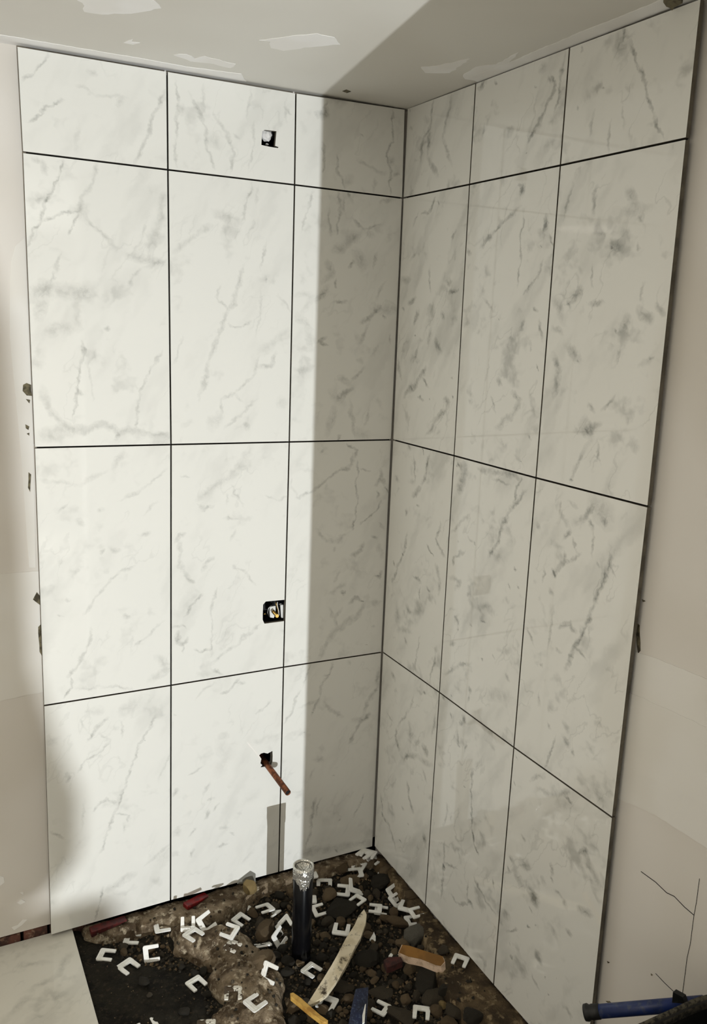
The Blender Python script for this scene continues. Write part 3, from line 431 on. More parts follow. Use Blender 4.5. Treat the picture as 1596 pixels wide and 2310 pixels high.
smear('seam_strip', [(1062, 172), (1150, 140), (1290, 80), (1420, 28), (1500, -4), (1600, -40), (1600, -8), (1500, 22), (1390, 66), (1288, 106), (1180, 148), (1080, 186)], cz, None, .0010, M_comp, ce, CEIL, .0015)
smear('torn_hole', [(1498, -4), (1505, 6), (1513, 9), (1518, 16), (1522, 8), (1530, 4), (1542, -2), (1538, -12), (1500, -12)], cz, None, .0060, M_tear, ce, CEIL, .001)
smear('chip', [(773, 205), (782, 202), (792, 206), (783, 209)], cz, None, .001, M_tear, ce, CEIL)
lA = lambda x, y: onA(x, y, dy)
lB = lambda x, y: onB(x, y, dy)
smear('tape_or_lit_band', [(-60, 1298), (88, 1288), (98, 1560), (-60, 1594)], lA, MA, .0012, M_comp2, wl, (0, dy, 0), .0008)
smear('tape_or_lit_band', [(22, 640), (24, 590), (34, 555), (56, 536), (75, 1000), (80, 1280), (66, 1280), (45, 1000), (22, 760)], lA, MA, .0008, M_comp2, wl, (0, dy, 0), 0)  # bright strip beside the soft shadow, lamplight painted as a paler skin
smear('tape_or_lit_band', [(1436, 1470), (1480, 1484), (1596, 1532), (1700, 1578), (1700, 1965), (1596, 1912), (1480, 1838), (1392, 1800)], lB, MB, .0012, M_comp2, wr, (dy, 0, 0), .0008)
smear('tape_or_lit_band', [(1420, 1560), (1510, 1600), (1596, 1640), (1700, 1690), (1700, 1870), (1596, 1822), (1500, 1770), (1410, 1730)], lB, MB, .0022, M_comp2, wr, (dy, 0, 0), .001)
for px in ([(52, 868), (60, 864), (70, 868), (72, 893), (60, 892), (51, 882)], [(58, 900), (68, 902), (66, 910)], [(57, 957), (66, 962), (64, 970), (58, 966)], [(60, 978), (66, 976), (66, 983)],
           [(64, 1065), (70, 1070), (68, 1110), (63, 1100)], [(74, 1352), (83, 1335), (90, 1344), (91, 1365), (80, 1357)], [(86, 1414), (92, 1408), (95, 1480), (89, 1470), (87, 1440)]):
    smear('paper_tear', px, lA, MA, .0015, M_tear, wl, (0, dy, 0), .0008)
for px in ([(-2, 1975), (8, 1978), (10, 1990), (0, 1998)], [(38, 2036), (48, 2028), (58, 2034), (46, 2040)], [(26, 2092), (40, 2086), (52, 2074), (61, 2074), (50, 2086), (32, 2098)], [(45, 2013), (53, 2012), (52, 2018)]):
    smear('compound_patch', px, lA, MA, .0012, M_comp, wl, (0, dy, 0), .001)
for px in ([(1437, 1405), (1444, 1410), (1446, 1468), (1441, 1474), (1438, 1450)], [(1450, 1352), (1458, 1356), (1452, 1358)], [(1368, 2258), (1376, 2258), (1384, 2266), (1376, 2264)], [(1470, 2196), (1474, 2199), (1471, 2201)], [(1371, 2168), (1377, 2171), (1373, 2173)]):
    smear('paper_tear', px, lB, MB, .0012, M_tear, wr, (dy, 0, 0), .0005)
def crack(pts, wdt=.0007):
    bm = bmesh.new(); P3 = [onB(*p, dy-.0004) for p in pts]
    tube(bm, P3, wdt, 5); o = mobj('crack', bm_mesh(bm), M_dark); o.parent = wr; o.matrix_parent_inverse = wr_inv
crack([(1447, 1966), (1480, 1990), (1505, 2014), (1522, 2022), (1545, 2046), (1566, 2064)])
crack([(1579, 1982), (1572, 2035), (1566, 2068), (1558, 2130), (1551, 2160), (1546, 2200), (1540, 2245)], .0005)
crack([(1480, 2196), (1500, 2217), (1522, 2238)], .0006)

# ------------------------------------------------------------------ the dug-out floor
def gpoly(px, z=-.02): return [tuple(onZ(x, y, z)[:2]) for x, y in px]
P_soil = gpoly([(170, 2100), (205, 2112), (240, 2135), (290, 2165), (350, 2180), (420, 2190), (450, 2230), (470, 2260), (450, 2330), (225, 2330)])
P_lump = gpoly([(383, 2100), (420, 2082), (500, 2088), (560, 2105), (590, 2140), (606, 2170), (640, 2195), (652, 2220), (636, 2250), (650, 2300), (655, 2340), (490, 2340), (470, 2290), (500, 2260), (462, 2205), (478, 2180), (440, 2160), (395, 2140)])
P_ledA = [(-.83, .02), (-.83, -.020), (-.77, -.030), (-.70, -.034), (-.64, -.040), (-.58, -.066), (-.52, -.082), (-.46, -.072), (-.42, -.048), (-.38, -.030), (-.33, -.022), (-.18, -.022), (-.04, -.03), (0, -.03), (0, .02)]
P_ledB = [(.02, .0), (-.012, -.02), (-.016, -.12), (-.018, -.22), (-.022, -.28), (-.040, -.33), (-.058, -.38), (-.064, -.44), (-.092, -.48), (-.105, -.53), (-.100, -.60), (-.090, -.80), (-.09, -1.2), (.02, -1.2)]
def ground_h(x, y):
    x = np.asarray(x, float); y = np.asarray(y, float)
    z = -.040+.030*fbm(x*11, y*11, 3, 3)+.012*fbm(x*60, y*60, 9, 3)
    s = sstep(-.05, .05, sdist(x, y, P_soil)); zs = -.018+.014*fbm(x*8, y*8, 5, 3)+.005*fbm(x*90, y*90, 2, 2)
    z = z*(1-s)+zs*s
    e = sstep(.04, 0, x+.853); z = z*(1-e)+(-.015)*e
    return np.minimum(z, -.011)
def ledA_h(x, y):
    return -.060+.056*sstep(-.012, .006, sdist(x, y, P_ledA)+.02*fbm(x*40, y*40, 21, 3))+.010*fbm(x*30, y*30, 11, 4)
def ledB_h(x, y):
    return -.070+.064*sstep(-.012, .008, sdist(x, y, P_ledB)+.02*fbm(x*40, y*40, 31, 3))+.012*fbm(x*28, y*28, 13, 4)
def lump_h(x, y):
    d = sdist(x, y, P_lump)+.022*fbm(x*30, y*30, 41, 3)
    return -.060+.044*sstep(-.010, .014, d)+.022*sstep(.0, .06, d)+.050*fbm(x*18, y*18, 17, 5)*sstep(-.005, .03, d)
def surfv(x, y): return np.maximum(np.maximum(ground_h(x, y), ledA_h(x, y)), np.maximum(ledB_h(x, y), lump_h(x, y)))
def surf(x, y): return float(surfv(np.array([x]), np.array([y]))[0])
def hfield(name, fn, x0, x1, y0, y1, st, m, keep=None):
    nx = int((x1-x0)/st)+1; ny = int((y1-y0)/st)+1
    X, Y = np.meshgrid(np.linspace(x0, x1, nx), np.linspace(y0, y1, ny)); Z = fn(X, Y)
    v = np.stack([X, Y, Z], -1).reshape(-1, 3)
    i = np.arange(nx*ny).reshape(ny, nx); q = np.stack([i[:-1, :-1], i[:-1, 1:], i[1:, 1:], i[1:, :-1]], -1).reshape(-1, 4)
    if keep is not None:
        k = keep(X, Y).reshape(-1); q = q[k[q].any(1)]
        used = np.unique(q); mp = -np.ones(nx*ny, int); mp[used] = np.arange(len(used)); v = v[used]; q = mp[q]
    me = bpy.data.meshes.new(name); me.from_pydata(v.tolist(), [], q.tolist()); me.update()
    return mobj(name, me, m, smooth=True)
fl = hfield('floor', ground_h, -.865, .03, -1.30, .06, .005, M_soil)
tag(fl, 'dark damp soil in the dug-out corner of the floor', kind='structure')
sl = mobj('slab', box_mesh((XL, YB, -.06), (-.87, .03, -.0105)), M_slab, fl)
sl = mobj('slab', box_mesh((-.86, YB, -.06), (.03, -1.28, -.002)), M_slab, fl)
o = hfield('trim_1', ledA_h, -.845, .02, -.11, .022, .0035, M_conc, lambda X, Y: sdist(X, Y, P_ledA) > -.02)
tag(o, 'rough tan concrete ledge under the left tiled wall', kind='structure')
o = hfield('trim_2', ledB_h, -.125, .02, -1.2, .0, .004, M_concB, lambda X, Y: sdist(X, Y, P_ledB) > -.02)
tag(o, 'rough brown concrete ledge under the right tiled wall', kind='structure')
xs = [p[0] for p in P_lump]; ys = [p[1] for p in P_lump]
o = hfield('concrete_lump', lump_h, min(xs)-.03, max(xs)+.03, min(ys)-.03, max(ys)+.03, .003, M_conc, lambda X, Y: sdist(X, Y, P_lump) > -.025)
tag(o, 'big tan lump of broken concrete in the middle of the pit', 'rubble')
# floor tiles at lower left
def floor_tile(x0, x1, y0, y1, seed):
    w_, l_ = x1-x0, y1-y0; rnd = random.Random(seed); seg = []
    for k in range(16):
        a = rnd.uniform(0, w_); b = rnd.uniform(0, l_); an = rnd.uniform(.3, 1.1); L = rnd.uniform(.03, .14)
        seg.append((a, b, a+L*math.cos(an), b+L*math.sin(an), rnd.uniform(.006, .022), rnd.uniform(.08, .24)))
    if seed == 1:
        for px in ([(60, 2235), (130, 2200), (160, 2150)], [(20, 2290), (70, 2240)], [(120, 2250), (150, 2240)], [(40, 2180), (110, 2170)]):
            q = [onZ(*p) for p in px]
            for a, b in zip(q[:-1], q[1:]): seg.append((a[0]-x0, a[1]-y0, b[0]-x0, b[1]-y0, .014, .28))
    mm = marble('marble_floor_%d' % seed, seg, 900+seed, .7, (222, 219, 208), .8)
    o = mobj('tile', fill_prism([(0, 0), (w_, 0), (w_, l_), (0, l_)], [], -.010, 0, 0, 1, 'floor_tile'), [mm, M_body], fl); o.location = (x0, y0, 0)
floor_tile(-1.455, -.855, -1.18, .019, 1)
floor_tile(-2.06, -1.458, -1.18, .019, 2)

# ------------------------------------------------------------------ services in the left wall
# drain stub with tape over its mouth
px_, py_ = -.354, -.280; ptop = .2195
dp = empty('drain_pipe', (px_, py_, -.05)); tag(dp, 'upright black drain pipe stub with clear tape over its open top', 'pipe')
bm = bmesh.new(); n = 32; R0, R1 = .0241, .0205; rings = []
for r, z in ((R0, -.02), (R0, ptop+.05-.0015), (R0-.001, ptop+.05), (R1+.001, ptop+.05), (R1, ptop+.0485), (R1, .12), (.0001, .12)):
    rings.append([(r*math.cos(2*math.pi*k/n), r*math.sin(2*math.pi*k/n), z) for k in range(n)])
loft(bm, rings, False); mobj('barrel', bm_mesh(bm), M_abs, dp, smooth=True)
bm = bmesh.new(); top = ptop+.05; rings = []
dep = [.040+.012*math.sin(3*2*math.pi*k/48+1)+.008*random.uniform(-1, 1) for k in range(48)]
for j in range(6):
    f = j/5; rings.append([((R0+.0012+.0008*random.random())*math.cos(2*math.pi*k/48), (R0+.0012+.0008*random.random())*math.sin(2*math.pi*k/48), top+.003-f*dep[k]) for k in range(48)])
rings.insert(0, [((R0-.002)*math.cos(2*math.pi*k/48), (R0-.002)*math.sin(2*math.pi*k/48), top+.0035) for k in range(48)])
rings.insert(0, [((R1-.001)*math.cos(2*math.pi*k/48), (R1-.001)*math.sin(2*math.pi*k/48), top-.006) for k in range(48)])
loft(bm, rings, False); o = mobj('tape_wrap', bm_mesh(bm), M_tape, dp, smooth=True)
bm = bmesh.new(); rings = []
for j in range(7):
    r = R1*(1-j/7); rings.append([(r*math.cos(2*math.pi*k/32), r*math.sin(2*math.pi*k/32), top-.004-.010*(1-(r/R1)**2)+.0012*math.sin(5*k*.4+j)) for k in range(32)])
loft(bm, rings, False); o = mobj('tape_cover', bm_mesh(bm), M_tape, dp, smooth=True)
# copper stub out of the lower hole
cb = onA(601, 1722); ct = np.array([cb[0]+.004, -.142, cb[2]-.012])
cp = empty('copper_pipe', tuple(cb)); tag(cp, 'short brown copper pipe sticking out of the lower hole in the tiles', 'pipe')
bm = bmesh.new(); a = Vector((-.001, .10, .004)); b = Vector(ct-cb); d = (b-a).normalized()
def ringat(p, r, n=20):
    u = d.orthogonal().normalized(); w = d.cross(u); return [p+(u*math.cos(2*math.pi*k/n)+w*math.sin(2*math.pi*k/n))*r for k in range(n)]
loft(bm, [ringat(a, .0079), ringat(b-d*.001, .0079), ringat(b, .0075), ringat(b, .0068), ringat(b-d*.03, .0066), ringat(b-d*.03, .0002)], False)
mobj('tube', bm_mesh(bm), M_cu, cp, smooth=True)
bm = bmesh.new(); loft(bm, [ringat(b-d*.006, .0067), ringat(b-d*.003, .0067)], True); mobj('bore_shade', bm_mesh(bm), M_dark, cp)  # black plug painting the shade inside the pipe mouth
bm = bmesh.new(); e = a.lerp(b, .72); add_box(bm, (-.0012, -.003, -.0105), (.0012, .003, -.0070), M=Matrix.Translation(e)); mobj('burr', bm_mesh(bm), M_cu, cp)
# middle opening: electrical box with a brass fitting
q0, q1 = onA(593, 1407), onA(643, 1353); c = (q0+q1)/2
eb = empty('electrical_box', (c[0], .03, c[2])); tag(eb, 'black electrical box with brass fitting set in the middle hole of the tiles', 'box')
hw, hh = abs(q1[0]-q0[0])/2+.010, abs(q1[2]-q0[2])/2+.009
bm = bmesh.new()
for lo, hi in (((-hw, -.008, -hh), (-hw+.003, .05, hh)), ((hw-.003, -.008, -hh), (hw, .05, hh)), ((-hw, -.008, hh-.003), (hw, .05, hh)), ((-hw, -.008, -hh), (hw, .05, -hh+.003)), ((-hw, .047, -hh), (hw, .05, hh))): add_box(bm, lo, hi)
mobj('box_shell', bm_mesh(bm), M_tub, eb)
def pA(px, py, Y): p = onA(px, py, Y); return Vector((p[0]-c[0], Y-.03, p[2]-c[2]))
bm = bmesh.new()
for pts in ([(609, 1369), (622, 1367), (622, 1385), (618, 1394), (610, 1393), (609, 1383)], [(633, 1365), (640, 1364.5), (640, 1394), (635, 1394)]):
    qs = [pA(x, y, .024) for x, y in pts]; v1 = [bm.verts.new(p) for p in qs]; v2 = [bm.verts.new(p+Vector((0, .004, 0))) for p in qs]
    bm.faces.new(v1); bm.faces.new(v2[::-1])
    for i in range(len(v1)): bm.faces.new((v1[i], v1[(i+1) % len(v1)], v2[(i+1) % len(v1)], v2[i]))
mobj('white_plate', bm_mesh(bm), M_clip, eb)
bm = bmesh.new(); tube(bm, [pA(615, 1378, .014), pA(620, 1384, .012), pA(625, 1389, .008)], .0042, 12); bf = mobj('brass_fitting', bm_mesh(bm), M_brass, eb, smooth=True)
bm = bmesh.new(); tube(bm, [pA(625, 1389, .010), pA(625.5, 1389.5, .004)], [.0046, .0046], 12); mobj('brass_nut', bm_mesh(bm), M_brass, bf)
for pts, m_ in (([(622, 1357), (624, 1365), (627, 1375), (627, 1386)], M_brass), ([(626, 1358), (626, 1366), (629, 1378), (630, 1388)], M_clip), ([(613, 1365), (606, 1372), (604, 1382), (607, 1391)], M_steel), ([(595, 1386), (599, 1384), (600, 1387)], M_brass), ([(630, 1363), (635, 1362), (639, 1364)], M_steel)):
    bm = bmesh.new(); tube(bm, [pA(x, y, .014) for x, y in pts], .0011, 8); mobj('wire', bm_mesh(bm), m_, eb, smooth=True)
# upper opening: plaster lumps at the back of the hole
def blob(name, loc, sc, m, seed, sub=2, rough=.25, parent=None, rot=(0, 0, 0), flat=0):
    me = rock_mesh(seed, sub, rough, flat); o = mobj(name, me, m, parent); o.location = loc; o.scale = sc; o.rotation_euler = rot; return o
def rock_mesh(seed, sub=2, rough=.25, cuts=5):
    rnd = random.Random(seed); bm = bmesh.new(); bmesh.ops.create_icosphere(bm, subdivisions=sub, radius=1)
    pl = [(Vector((rnd.gauss(0, 1), rnd.gauss(0, 1), rnd.gauss(0, 1))).normalized(), rnd.uniform(.55, .9)) for _ in range(cuts)]
    ox = rnd.uniform(0, 99)
    for v in bm.verts:
        p = v.co.copy(); k = 1+rough*float(fbm(p.x*1.7+ox, p.y*1.7+p.z*1.3, seed, 3))*2; p *= k
        for nn, dd in pl:
            e = p.dot(nn)-dd
            if e > 0: p -= nn*e*.92
        v.co = p
    return bm_mesh(bm, 'stone')
uo = empty('plaster_packing', tuple(onA(607, 312, .03))); tag(uo, 'white plaster lumps packed inside the upper square hole', 'plaster')
u0 = onA(607, 312, .03)
for x, y, Y, r, m_ in ((600, 303, .024, (.014, .008, .017), M_comp), (605, 304, .020, (.010, .006, .010), M_comp), (617, 305, .030, (.006, .006, .008), M_mort), (603, 326, .030, (.004, .004, .003), M_comp)):
    p = onA(x, y, Y)-u0; blob('lump', tuple(p), r, m_, int(x), 2, .35, uo)

# ------------------------------------------------------------------ things lying in the pit
def ground_pt(px, py, dz=0.):
    d = ray(px, py); zz = np.linspace(.10, -.10, 500); t = (zz-CAM[2])/d[2]; X = CAM[0]+t*d[0]; Y = CAM[1]+t*d[1]
    i = int(np.argmax(zz-dz <= surfv(X, Y))); return np.array([X[i], Y[i], zz[i]-dz])
AVOID = [(px_, py_, .032)]
def clip_mesh(variant=0):
    w, l, bk, lg, t = .040, .038, .0135, .0098, .0034
    if variant == 1: lg = .0088; bk = .012
    r = .004
    o_ = [(-w/2+r, 0), (w/2-r, 0), (w/2-.0012, .0012), (w/2, r), (w/2-.0008, l-.001), (w/2-.002, l), (w/2-lg+.001, l), (w/2-lg, l-.001), (w/2-lg-.0004, bk+.001), (w/2-lg-.0014, bk),
          (-w/2+lg+.0014, bk), (-w/2+lg+.0004, bk+.001), (-w/2+lg, l-.001), (-w/2+lg-.001, l), (-w/2+.002, l), (-w/2+.0008, l-.001), (-w/2, r), (-w/2+.0012, .0012)]
    if variant == 2: o_ = [p for p in o_ if not (p[0] > 0 and p[1] > bk+.002)]      # one leg snapped off
    me = fill_prism([(a, b-l/2) for a, b in o_], [], 0, t, 0, 0, 'spacer')
    bm = bmesh.new(); bm.from_mesh(me)
    add_box(bm, (-w/2+.004, -l/2+.003, t), (w/2-.004, -l/2+.0055, t+.0007)); add_box(bm, (-w/2+.004, -l/2+.008, t), (w/2-.004, -l/2+.010, t+.0007))
    return bm_mesh(bm, 'spacer')
CM = [clip_mesh(0), clip_mesh(1), clip_mesh(2)]; CMD = CM[0].copy(); CMD.materials.clear()
for q in CM: q.materials.append(M_clip)
CMD.materials.append(M_clipd)
WP = 'white plastic U-shaped shim '
CLIPS = [ # back px, open px, pitch, roll, lift, mesh, label
 ((222, 2154), (257, 2157), 0, 0, 0, 0, 'nearest the floor tile edge, lying on dark soil'),
 ((281, 2118), (316, 2119), 0, 0, .009, 0, 'below the left red wedge, opening right'),
 ((347, 2094), (383, 2086), -4, 6, .011, 1, 'lying against the tan ledge, largest at left'),
 ((276, 2172), (302, 2191), 0, 0, 0, 0, 'turned diagonally on the open soil at left'),
 ((324, 2151), (360, 2149), 8, 72, .019, 1, 'standing on edge so it looks like a strip'),
 ((424, 2091), (424, 2078), 50, 4, .008, 0, 'tipped on its back with two legs raised'),
 ((450, 2090), (480, 2072), 10, 48, .014, 1, 'tilted on its side behind the concrete lump'),
 ((424, 2101), (449, 2117), 0, 0, .006, 0, 'resting on the upper left of the concrete lump'),
 ((534, 2107), (504, 2096), 0, -15, .011, 1, 'leaning on the top of the concrete lump, opening left'),
 ((531, 2069), (556, 2082), -6, 0, .010, 0, 'above the concrete lump beside pale pebbles'),
 ((614, 2044), (584, 2056), 5, 8, .014, 1, 'left of the black pipe, opening left'),
 ((626, 2056), (607, 2070), 0, 30, .006, 2, 'broken, tucked under another shim left of the pipe'),
 ((634, 2074), (650, 2100), 0, 40, .010, 1, 'half hidden behind the left side of the black pipe'),
 ((620, 2128), (640, 2104), 10, 62, .016, 1, 'standing steeply beside the foot of the black pipe'),
 ((612, 2130), (576, 2136), 0, 30, .006, 1, 'lying flat between two rocks left of the pipe foot'),
 ((511, 2130), (538, 2141), 0, 0, .007, 3, 'smeared with brown mud on the concrete lump'),
 ((593, 2186), (624, 2203), 4, 60, .010, 1, 'on edge at the right end of the concrete lump'),
 ((432, 2210), (454, 2230), 0, 0, .003, 0, 'at the left foot of the concrete lump on soil'),
 ((528, 2226), (526, 2256), 0, 0, .008, 3, 'mud covered with both legs pointing at the viewer'),
 ((560, 2274), (592, 2252), 0, 0, .004, 0, 'on the front of the concrete lump, opening up right'),
 ((466, 2302), (464, 2334), 0, 0, .009, 3, 'muddy, cut by the bottom edge of the picture'),
 ((345, 2336), (325, 2302), 0, 0, 0, 0, 'with one leg tip at the bottom picture edge'),
 ((732, 1980), (732, 2003), 12, 0, .010, 0, 'right of the pipe top with its opening blocked'),
 ((714, 2030), (686, 2031), 0, 6, .010, 0, 'half hidden behind the right side of the pipe'),
 ((706, 2058), (733, 2050), 0, 16, .012, 1, 'touching the right of the pipe, legs pointing right'),
 ((791, 2011), (760, 2008), 0, -12, .012, 0, 'on the flat dark stone with legs pointing left'),
 ((804, 2012), (801, 1990), 20, 30, .016, 2, 'broken, one leg upright behind the flat dark stone'),
 ((817, 2024), (798, 2038), 0, 0, .014, 1, 'on the dark stone above the long pale stick'),
 ((816, 1945), (806, 1961), 0, 0, .012, 0, 'second nearest the wall corner, legs to the viewer'),
 ((819, 1968), (788, 1971), 0, 0, .010, 1, 'third from the wall corner, opening left'),
 ((829, 1922), (812, 1934), 0, 0, .008, 0, 'bottom of the small stack in the wall corner'),
 ((833, 1920), (815, 1934), 0, 4, .013, 0, 'middle of the small stack in the wall corner'),
 ((837, 1918), (826, 1936), 4, 0, .019, 1, 'top of the small stack in the wall corner'),
 ((854, 1935), (838, 1947), 0, 0, .006, 1, 'against the right wall beside the corner stack'),
 ((714, 1972), (690, 1976), 0, 0, .010, 1, 'peeking out just right of the taped pipe top'),
 ((767, 2114), (774, 2082), 0, 0, .010, 0, 'left of the long pale stick, opening away'),
 ((846, 2053), (874, 2057), 0, 0, .008, 1, 'lower of the crossed pair, legs pointing right'),
 ((862, 2052), (833, 2049), 0, 0, .014, 0, 'upper of the crossed pair, legs pointing left'),
 ((914, 2058), (924, 2034), 0, 0, .006, 0, 'above the round grey rock, opening toward the wall'),
 ((927, 2063), (952, 2056), 0, 6, .013, 1, 'above the round grey rock, legs pointing right'),
 ((915, 2080), (945, 2076), 0, 0, .004, 0, 'partly covered by the round grey rock'),
 ((878, 2024), (902, 2006), 0, 40, .012, 1, 'on edge with thin legs near the right ledge'),
 ((885, 2037), (902, 2026), 0, 25, .006, 1, 'small looking, tipped just above the crossed pair'),
 ((1044, 2157), (1034, 2179), 0, 0, .003, 0, 'alone on the brown ledge by the right wall'),
 ((876, 2283), (845, 2268), 0, 0, .008, 0, 'right of the navy strip, opening left'),
 ((952, 2271), (950, 2300), 0, 0, .006, 0, 'at the bottom right among dark stones'),
 ((689, 2181), (717, 2198), 0, 0, .008, 0, 'below the pipe foot on dark gravel'),
 ((747, 2249), (730, 2279), 0, 0, .006, 0, 'with a pale stone on it by the stick end'),
]
for bpx, opx, pit, rol, lift, var, lab in CLIPS:
    c = ground_pt((bpx[0]+opx[0])/2, (bpx[1]+opx[1])/2, lift+.003); z = c[2]+lift+.003
    b = onZ(bpx[0], bpx[1], z); o3 = onZ(opx[0], opx[1], z); d = o3-b; yaw = math.atan2(d[1], d[0])-math.pi/2
    me = CMD if var == 3 else CM[var]
    c2 = onZ((bpx[0]+opx[0])/2, (bpx[1]+opx[1])/2, z)
    o = bpy.data.objects.new('tile_shim', me); COL.objects.link(o); o.location = (c2[0], c2[1], z)
    o.rotation_euler = (Matrix.Rotation(yaw, 4, 'Z') @ Matrix.Rotation(math.radians(pit), 4, 'X') @ Matrix.Rotation(math.radians(rol), 4, 'Y')).to_euler()
    k = min(1.12, max(.92, np.linalg.norm(d[:2])/.038)); o.scale = (k, k, 1)
    tag(o, WP+lab, 'shim', 'white shims scattered in the pit'); AVOID.append((c2[0], c2[1], .024))

def prism_px(name, px, z, th, m, label, cat, tilt=None, bev=.0, jag=0):
    """flat piece lying in the pit: outline measured at height z, given thickness"""
    q = [onZ(x, y, (z(i) if callable(z) else z)) for i, (x, y) in enumerate(px)]
    c = sum(q)/len(q); bm = bmesh.new()
    t_ = [bm.verts.new(Vector(p-c)) for p in q]; b_ = [bm.verts.new(Vector(p-c)-Vector((0, 0, th))) for p in q]
    bm.faces.new(t_); bm.faces.new(b_[::-1])
    for i in range(len(t_)): bm.faces.new((t_[i], t_[(i+1) % len(t_)], b_[(i+1) % len(t_)], b_[i]))
    if bev: bmesh.ops.bevel(bm, geom=bm.edges[:], offset=bev, segments=1, affect='EDGES')
    o = mobj(name, bm_mesh(bm), m, loc=tuple(c)); tag(o, label, cat); return o
# long pale split stick
Lp = [(822, 2050), (809, 2066), (800, 2087), (780, 2118), (762, 2153), (748, 2178), (732, 2204), (720, 2223), (694, 2263)]
Rp = [(828, 2062), (826, 2082), (814, 2116), (799, 2142), (786, 2170), (769, 2200), (738, 2244), (714, 2260), (700, 2266)]
poly = Lp+Rp[::-1]
def zst(i):
    y = poly[i][1]; return .030-.034*(y-2050)/216
o = prism_px('wood_stake', poly, zst, .009, M_stick, 'long pale split wooden stake lying across the pit', 'stick', bev=.0012)
poly2 = [(655, 2240), (662, 2238), (678, 2250), (698, 2268), (722, 2290), (741, 2301), (736, 2306), (728, 2305), (700, 2283), (676, 2263), (656, 2248)]
prism_px('wood_splinter', poly2, .0, .012, M_yel, 'thin yellow pine splinter under the lower end of the pale stake', 'stick', bev=.001)
poly3 = [(803, 2230), (832, 2226), (830, 2268), (826, 2330), (782, 2336), (792, 2280)]
prism_px('plastic_strip', poly3, lambda i: (.020, .022, .012, -.004, -.008, .008)[i], .012, M_blue, 'dark navy plastic strip with white scratches at the bottom edge', 'plastic strip', bev=.001)
prism_px('plastic_sliver', [(824, 2266), (826, 2264), (823, 2306), (818, 2308), (818, 2290)], .012, .003, M_clip, 'narrow white plastic sliver beside the navy strip', 'shard')
for px, lab in (([(834, 2120), (844, 2102), (848, 2112), (848, 2123)], 'white triangular plastic shard right of the pale stake'), ([(877, 2156), (882, 2150), (902, 2153), (898, 2160), (886, 2160)], 'white plastic sliver left of the brown plasterboard piece'),
                ([(558, 2052), (561, 2040), (568, 2047), (565, 2053)], 'tiny white plastic shard among pebbles above the concrete lump'), ([(828, 1976), (829, 1968), (836, 1967), (835, 1975)], 'tiny white plastic bit left in the corner rubble'), ([(852, 1976), (853, 1967), (860, 1966), (860, 1974)], 'tiny white plastic bit right in the corner rubble')):
    p = ground_pt(*px[0]); prism_px('plastic_shard', px, p[2]+.008, .004, M_clip, lab, 'shard')
# snapped piece of plasterboard: brown paper face, pale core
T = [(899, 2149), (907, 2131), (925, 2134), (960, 2146), (1000, 2158), (1005, 2170), (996, 2180), (985, 2178), (950, 2164), (920, 2158)]
pb = empty('plasterboard_piece', tuple(onZ(950, 2155, .0))); tag(pb, 'snapped plasterboard piece with brown paper face near the right ledge', 'plasterboard')
c0 = onZ(950, 2155, .0); zt = [-.004, .012, .012, .010, .010, .006, .0, -.002, -.004, -.004]
qs = [Vector(onZ(x, y, zt[i]+.01)-c0) for i, (x, y) in enumerate(T)]
bm = bmesh.new(); t_ = [bm.verts.new(p) for p in qs]; b_ = [bm.verts.new(p-Vector((.0, .004, .017))) for p in qs]
bm.faces.new(b_[::-1]); bm.faces.new(t_)
for i in range(len(t_)): bm.faces.new((t_[i], t_[(i+1) % len(t_)], b_[(i+1) % len(t_)], b_[i]))
mobj('gypsum_core', bm_mesh(bm), M_gyp, pb)
bm = bmesh.new(); cc = sum(qs, Vector())/len(qs); up = Vector((0, 0, .0012)); t_ = [bm.verts.new(cc+(p-cc)*.97+up) for p in qs]; bm.faces.new(t_)
b_ = [bm.verts.new(cc+(p-cc)*.97) for p in qs]
for i in range(len(t_)): bm.faces.new((t_[i], t_[(i+1) % len(t_)], b_[(i+1) % len(t_)], b_[i]))
mobj('paper_face', bm_mesh(bm), M_paper, pb)
prism_px('brick_piece', [(866, 2165), (878, 2158), (905, 2158), (910, 2168), (880, 2181), (874, 2182)], .004, .018, M_brickd, 'small dark red brick chip left of the plasterboard piece', 'brick', bev=.001)
# red levelling wedges under the left tiles
def wedge(a, b, h, wd_, m, lab):
    a3 = Vector(onZ(*a, .002)); b3 = Vector(onZ(*b, .006)); d = b3-a3; L = d.length; d.normalize(); s = Vector((-d.y, d.x, 0)).normalized()*wd_/2
    up = Vector((0, 0, h)); bm = bmesh.new()
    pts = [-s, s, s+up, -s+up]; e = d*L
    A_ = [bm.verts.new(p) for p in pts]; B_ = [bm.verts.new(e+p) for p in (-s+up*.55, s+up*.55, s+up*.75, -s+up*.75)]
    bm.faces.new(A_[::-1]); bm.faces.new(B_)
    for i in range(4): bm.faces.new((A_[i], A_[(i+1) % 4], B_[(i+1) % 4], B_[i]))
    bmesh.ops.bevel(bm, geom=bm.edges[:], offset=.0012, segments=1, affect='EDGES')
    o = mobj('levelling_wedge', bm_mesh(bm), m, loc=a3-up*.75); tag(o, lab, 'wedge', 'red wedges under the tiles')
wedge((204, 2100), (284, 2070), .017, .022, M_redd, 'dusty dark red plastic wedge under the leftmost bottom tile')
wedge((418, 2044), (466, 2016), .018, .022, M_red, 'bright red plastic wedge under the middle bottom tile')
